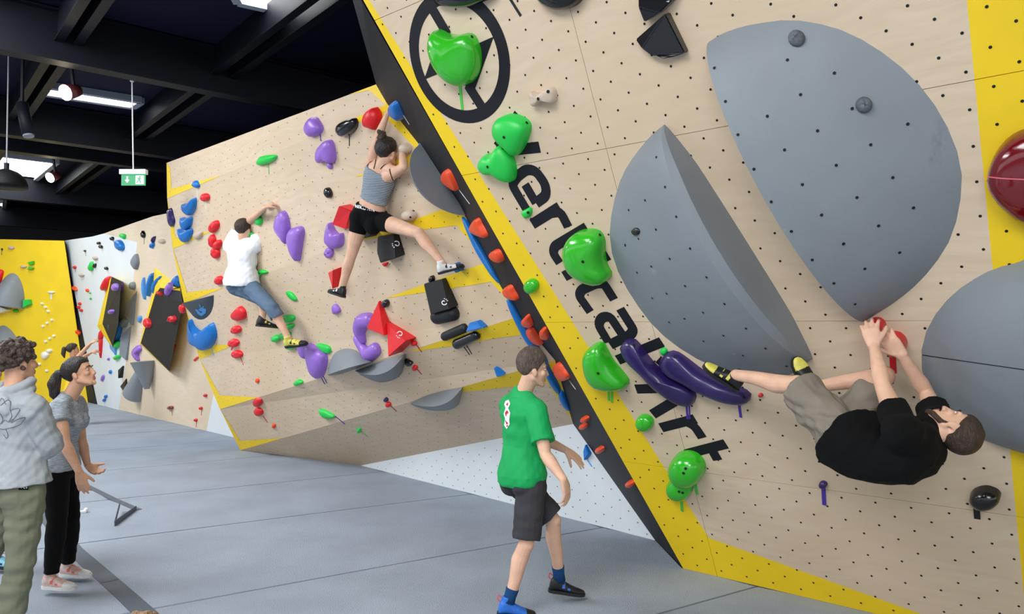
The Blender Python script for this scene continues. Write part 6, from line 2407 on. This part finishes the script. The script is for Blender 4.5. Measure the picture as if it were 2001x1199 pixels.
# 8 ---- someone behind the hoodie man, mostly outside the frame
P, N = atd(-26, 886, 5.85), atd(-26, 764, 5.85)
RT = V((0.25, -0.96, 0)).normalized()
SRp, SLp = N + RT * 0.18 + V((0, 0, -0.04)), N - RT * 0.18 + V((0, 0, -0.04))
AR_, AL_ = atd(-6, 1085, 5.84), atd(-42, 1072, 6.05)
J = dict(P=P, N=N, latP=RT, latN=RT, SL=SLp, SR=SRp, EL=SLp + V((0, 0.03, -0.3)), ER=SRp + V((0, -0.03, -0.3)), WL=SLp + V((0.08, 0.03, -0.54)), WR=SRp + V((0.08, -0.03, -0.54)), KL=atd(-36, 985, 5.95), KR=atd(-8, 985, 5.78), AL=AL_, AR=AR_,
         H=atd(-22, 716, 5.83), hf=V((1, 0.1, 0)), hu=V((0, 0, 1)))
c8 = person('bystander at the left frame edge, only a bare calf and pale blue shoe showing', J, TAN_SKIN, V((P.x, P.y, 0)), vox=0.008,
            handR=dict(f=V((0.2, 0, -1)), n=V((0, 1, 0))), handL=dict(f=V((0.2, 0, -1)), n=V((0, -1, 0))),
            shirt=dict(m=fabric('navy_cotton', '#20242e'), t0=-0.05, sleeve=0.6, e=0.02, name='t_shirt'), pants=dict(m=BLKF, len=0.85, e=0.016, name='shorts'))
hair_shell('hair', J['H'], J['hf'], J['hu'], 1.0, HAIRB, c8, seed=2)
for A in (AL_, AR_):
    shoe_part(c8, A, V((0.95, -0.1, 0)), V((0, 0, 1)), mat('shoe_pale_blue', '#7fc4dd', 0.5), SHOEB, SHOEB, name='shoe')

# 9 ---- fair-haired seated person, only the crown of the head in frame
hx, hy = -1.345, 2.75
DZ = V((0, 0, -0.05))
P, N = V((hx, hy - 0.08, 0.13)), V((hx, hy - 0.03, 0.575))
RT = V((0.95, -0.3, 0)).normalized()
FW = V((0.3, 0.95, 0)).normalized()
SRp, SLp = N + RT * 0.17 + V((0, 0, -0.04)), N - RT * 0.17 + V((0, 0, -0.04))
J = dict(P=P, N=N, latP=RT, latN=RT, SL=SLp, SR=SRp, EL=SLp + FW * 0.12 - RT * 0.05 + V((0, 0, -0.25)), ER=SRp + FW * 0.12 + RT * 0.05 + V((0, 0, -0.25)), WL=P + FW * 0.36 - RT * 0.14 + V((0, 0, 0.28)), WR=P + FW * 0.36 + RT * 0.14 + V((0, 0, 0.28)),
         KL=P + FW * 0.33 - RT * 0.16 + V((0, 0, 0.26)), KR=P + FW * 0.33 + RT * 0.16 + V((0, 0, 0.26)), AL=P + FW * 0.55 - RT * 0.12 + V((0, 0, -0.04)), AR=P + FW * 0.55 + RT * 0.12 + V((0, 0, -0.04)),
         H=V((hx, hy, 0.722)), hf=FW + V((0, 0, 0.05)), hu=V((0, 0, 1)))
c9 = person('fair-haired person sitting on the mat, only tousled crown of hair in view', J, LIGHT_SKIN, V((hx, hy, 0)), vox=0.008,
            handR=dict(f=FW, n=V((0, 0, -1))), handL=dict(f=FW, n=V((0, 0, -1))),
            shirt=dict(m=fabric('navy_cotton', '#20242e'), t0=-0.05, sleeve=0.6, e=0.02, name='t_shirt'), pants=dict(m=BLKF, len=0.9, e=0.016, name='shorts'))
hair_shell('hair', J['H'], J['hf'], J['hu'], 1.0, HAIRL, c9, thick=0.03, rough=0.9, seed=12)
for A in (J['AL'], J['AR']):
    shoe_part(c9, A, FW, V((0, 0, 1)), SHOEB, SHOEB, SHOEB, name='shoe')

for o in bpy.data.objects:
    for k in ('_shirt', '_pants'):
        if k in o:
            del o[k]
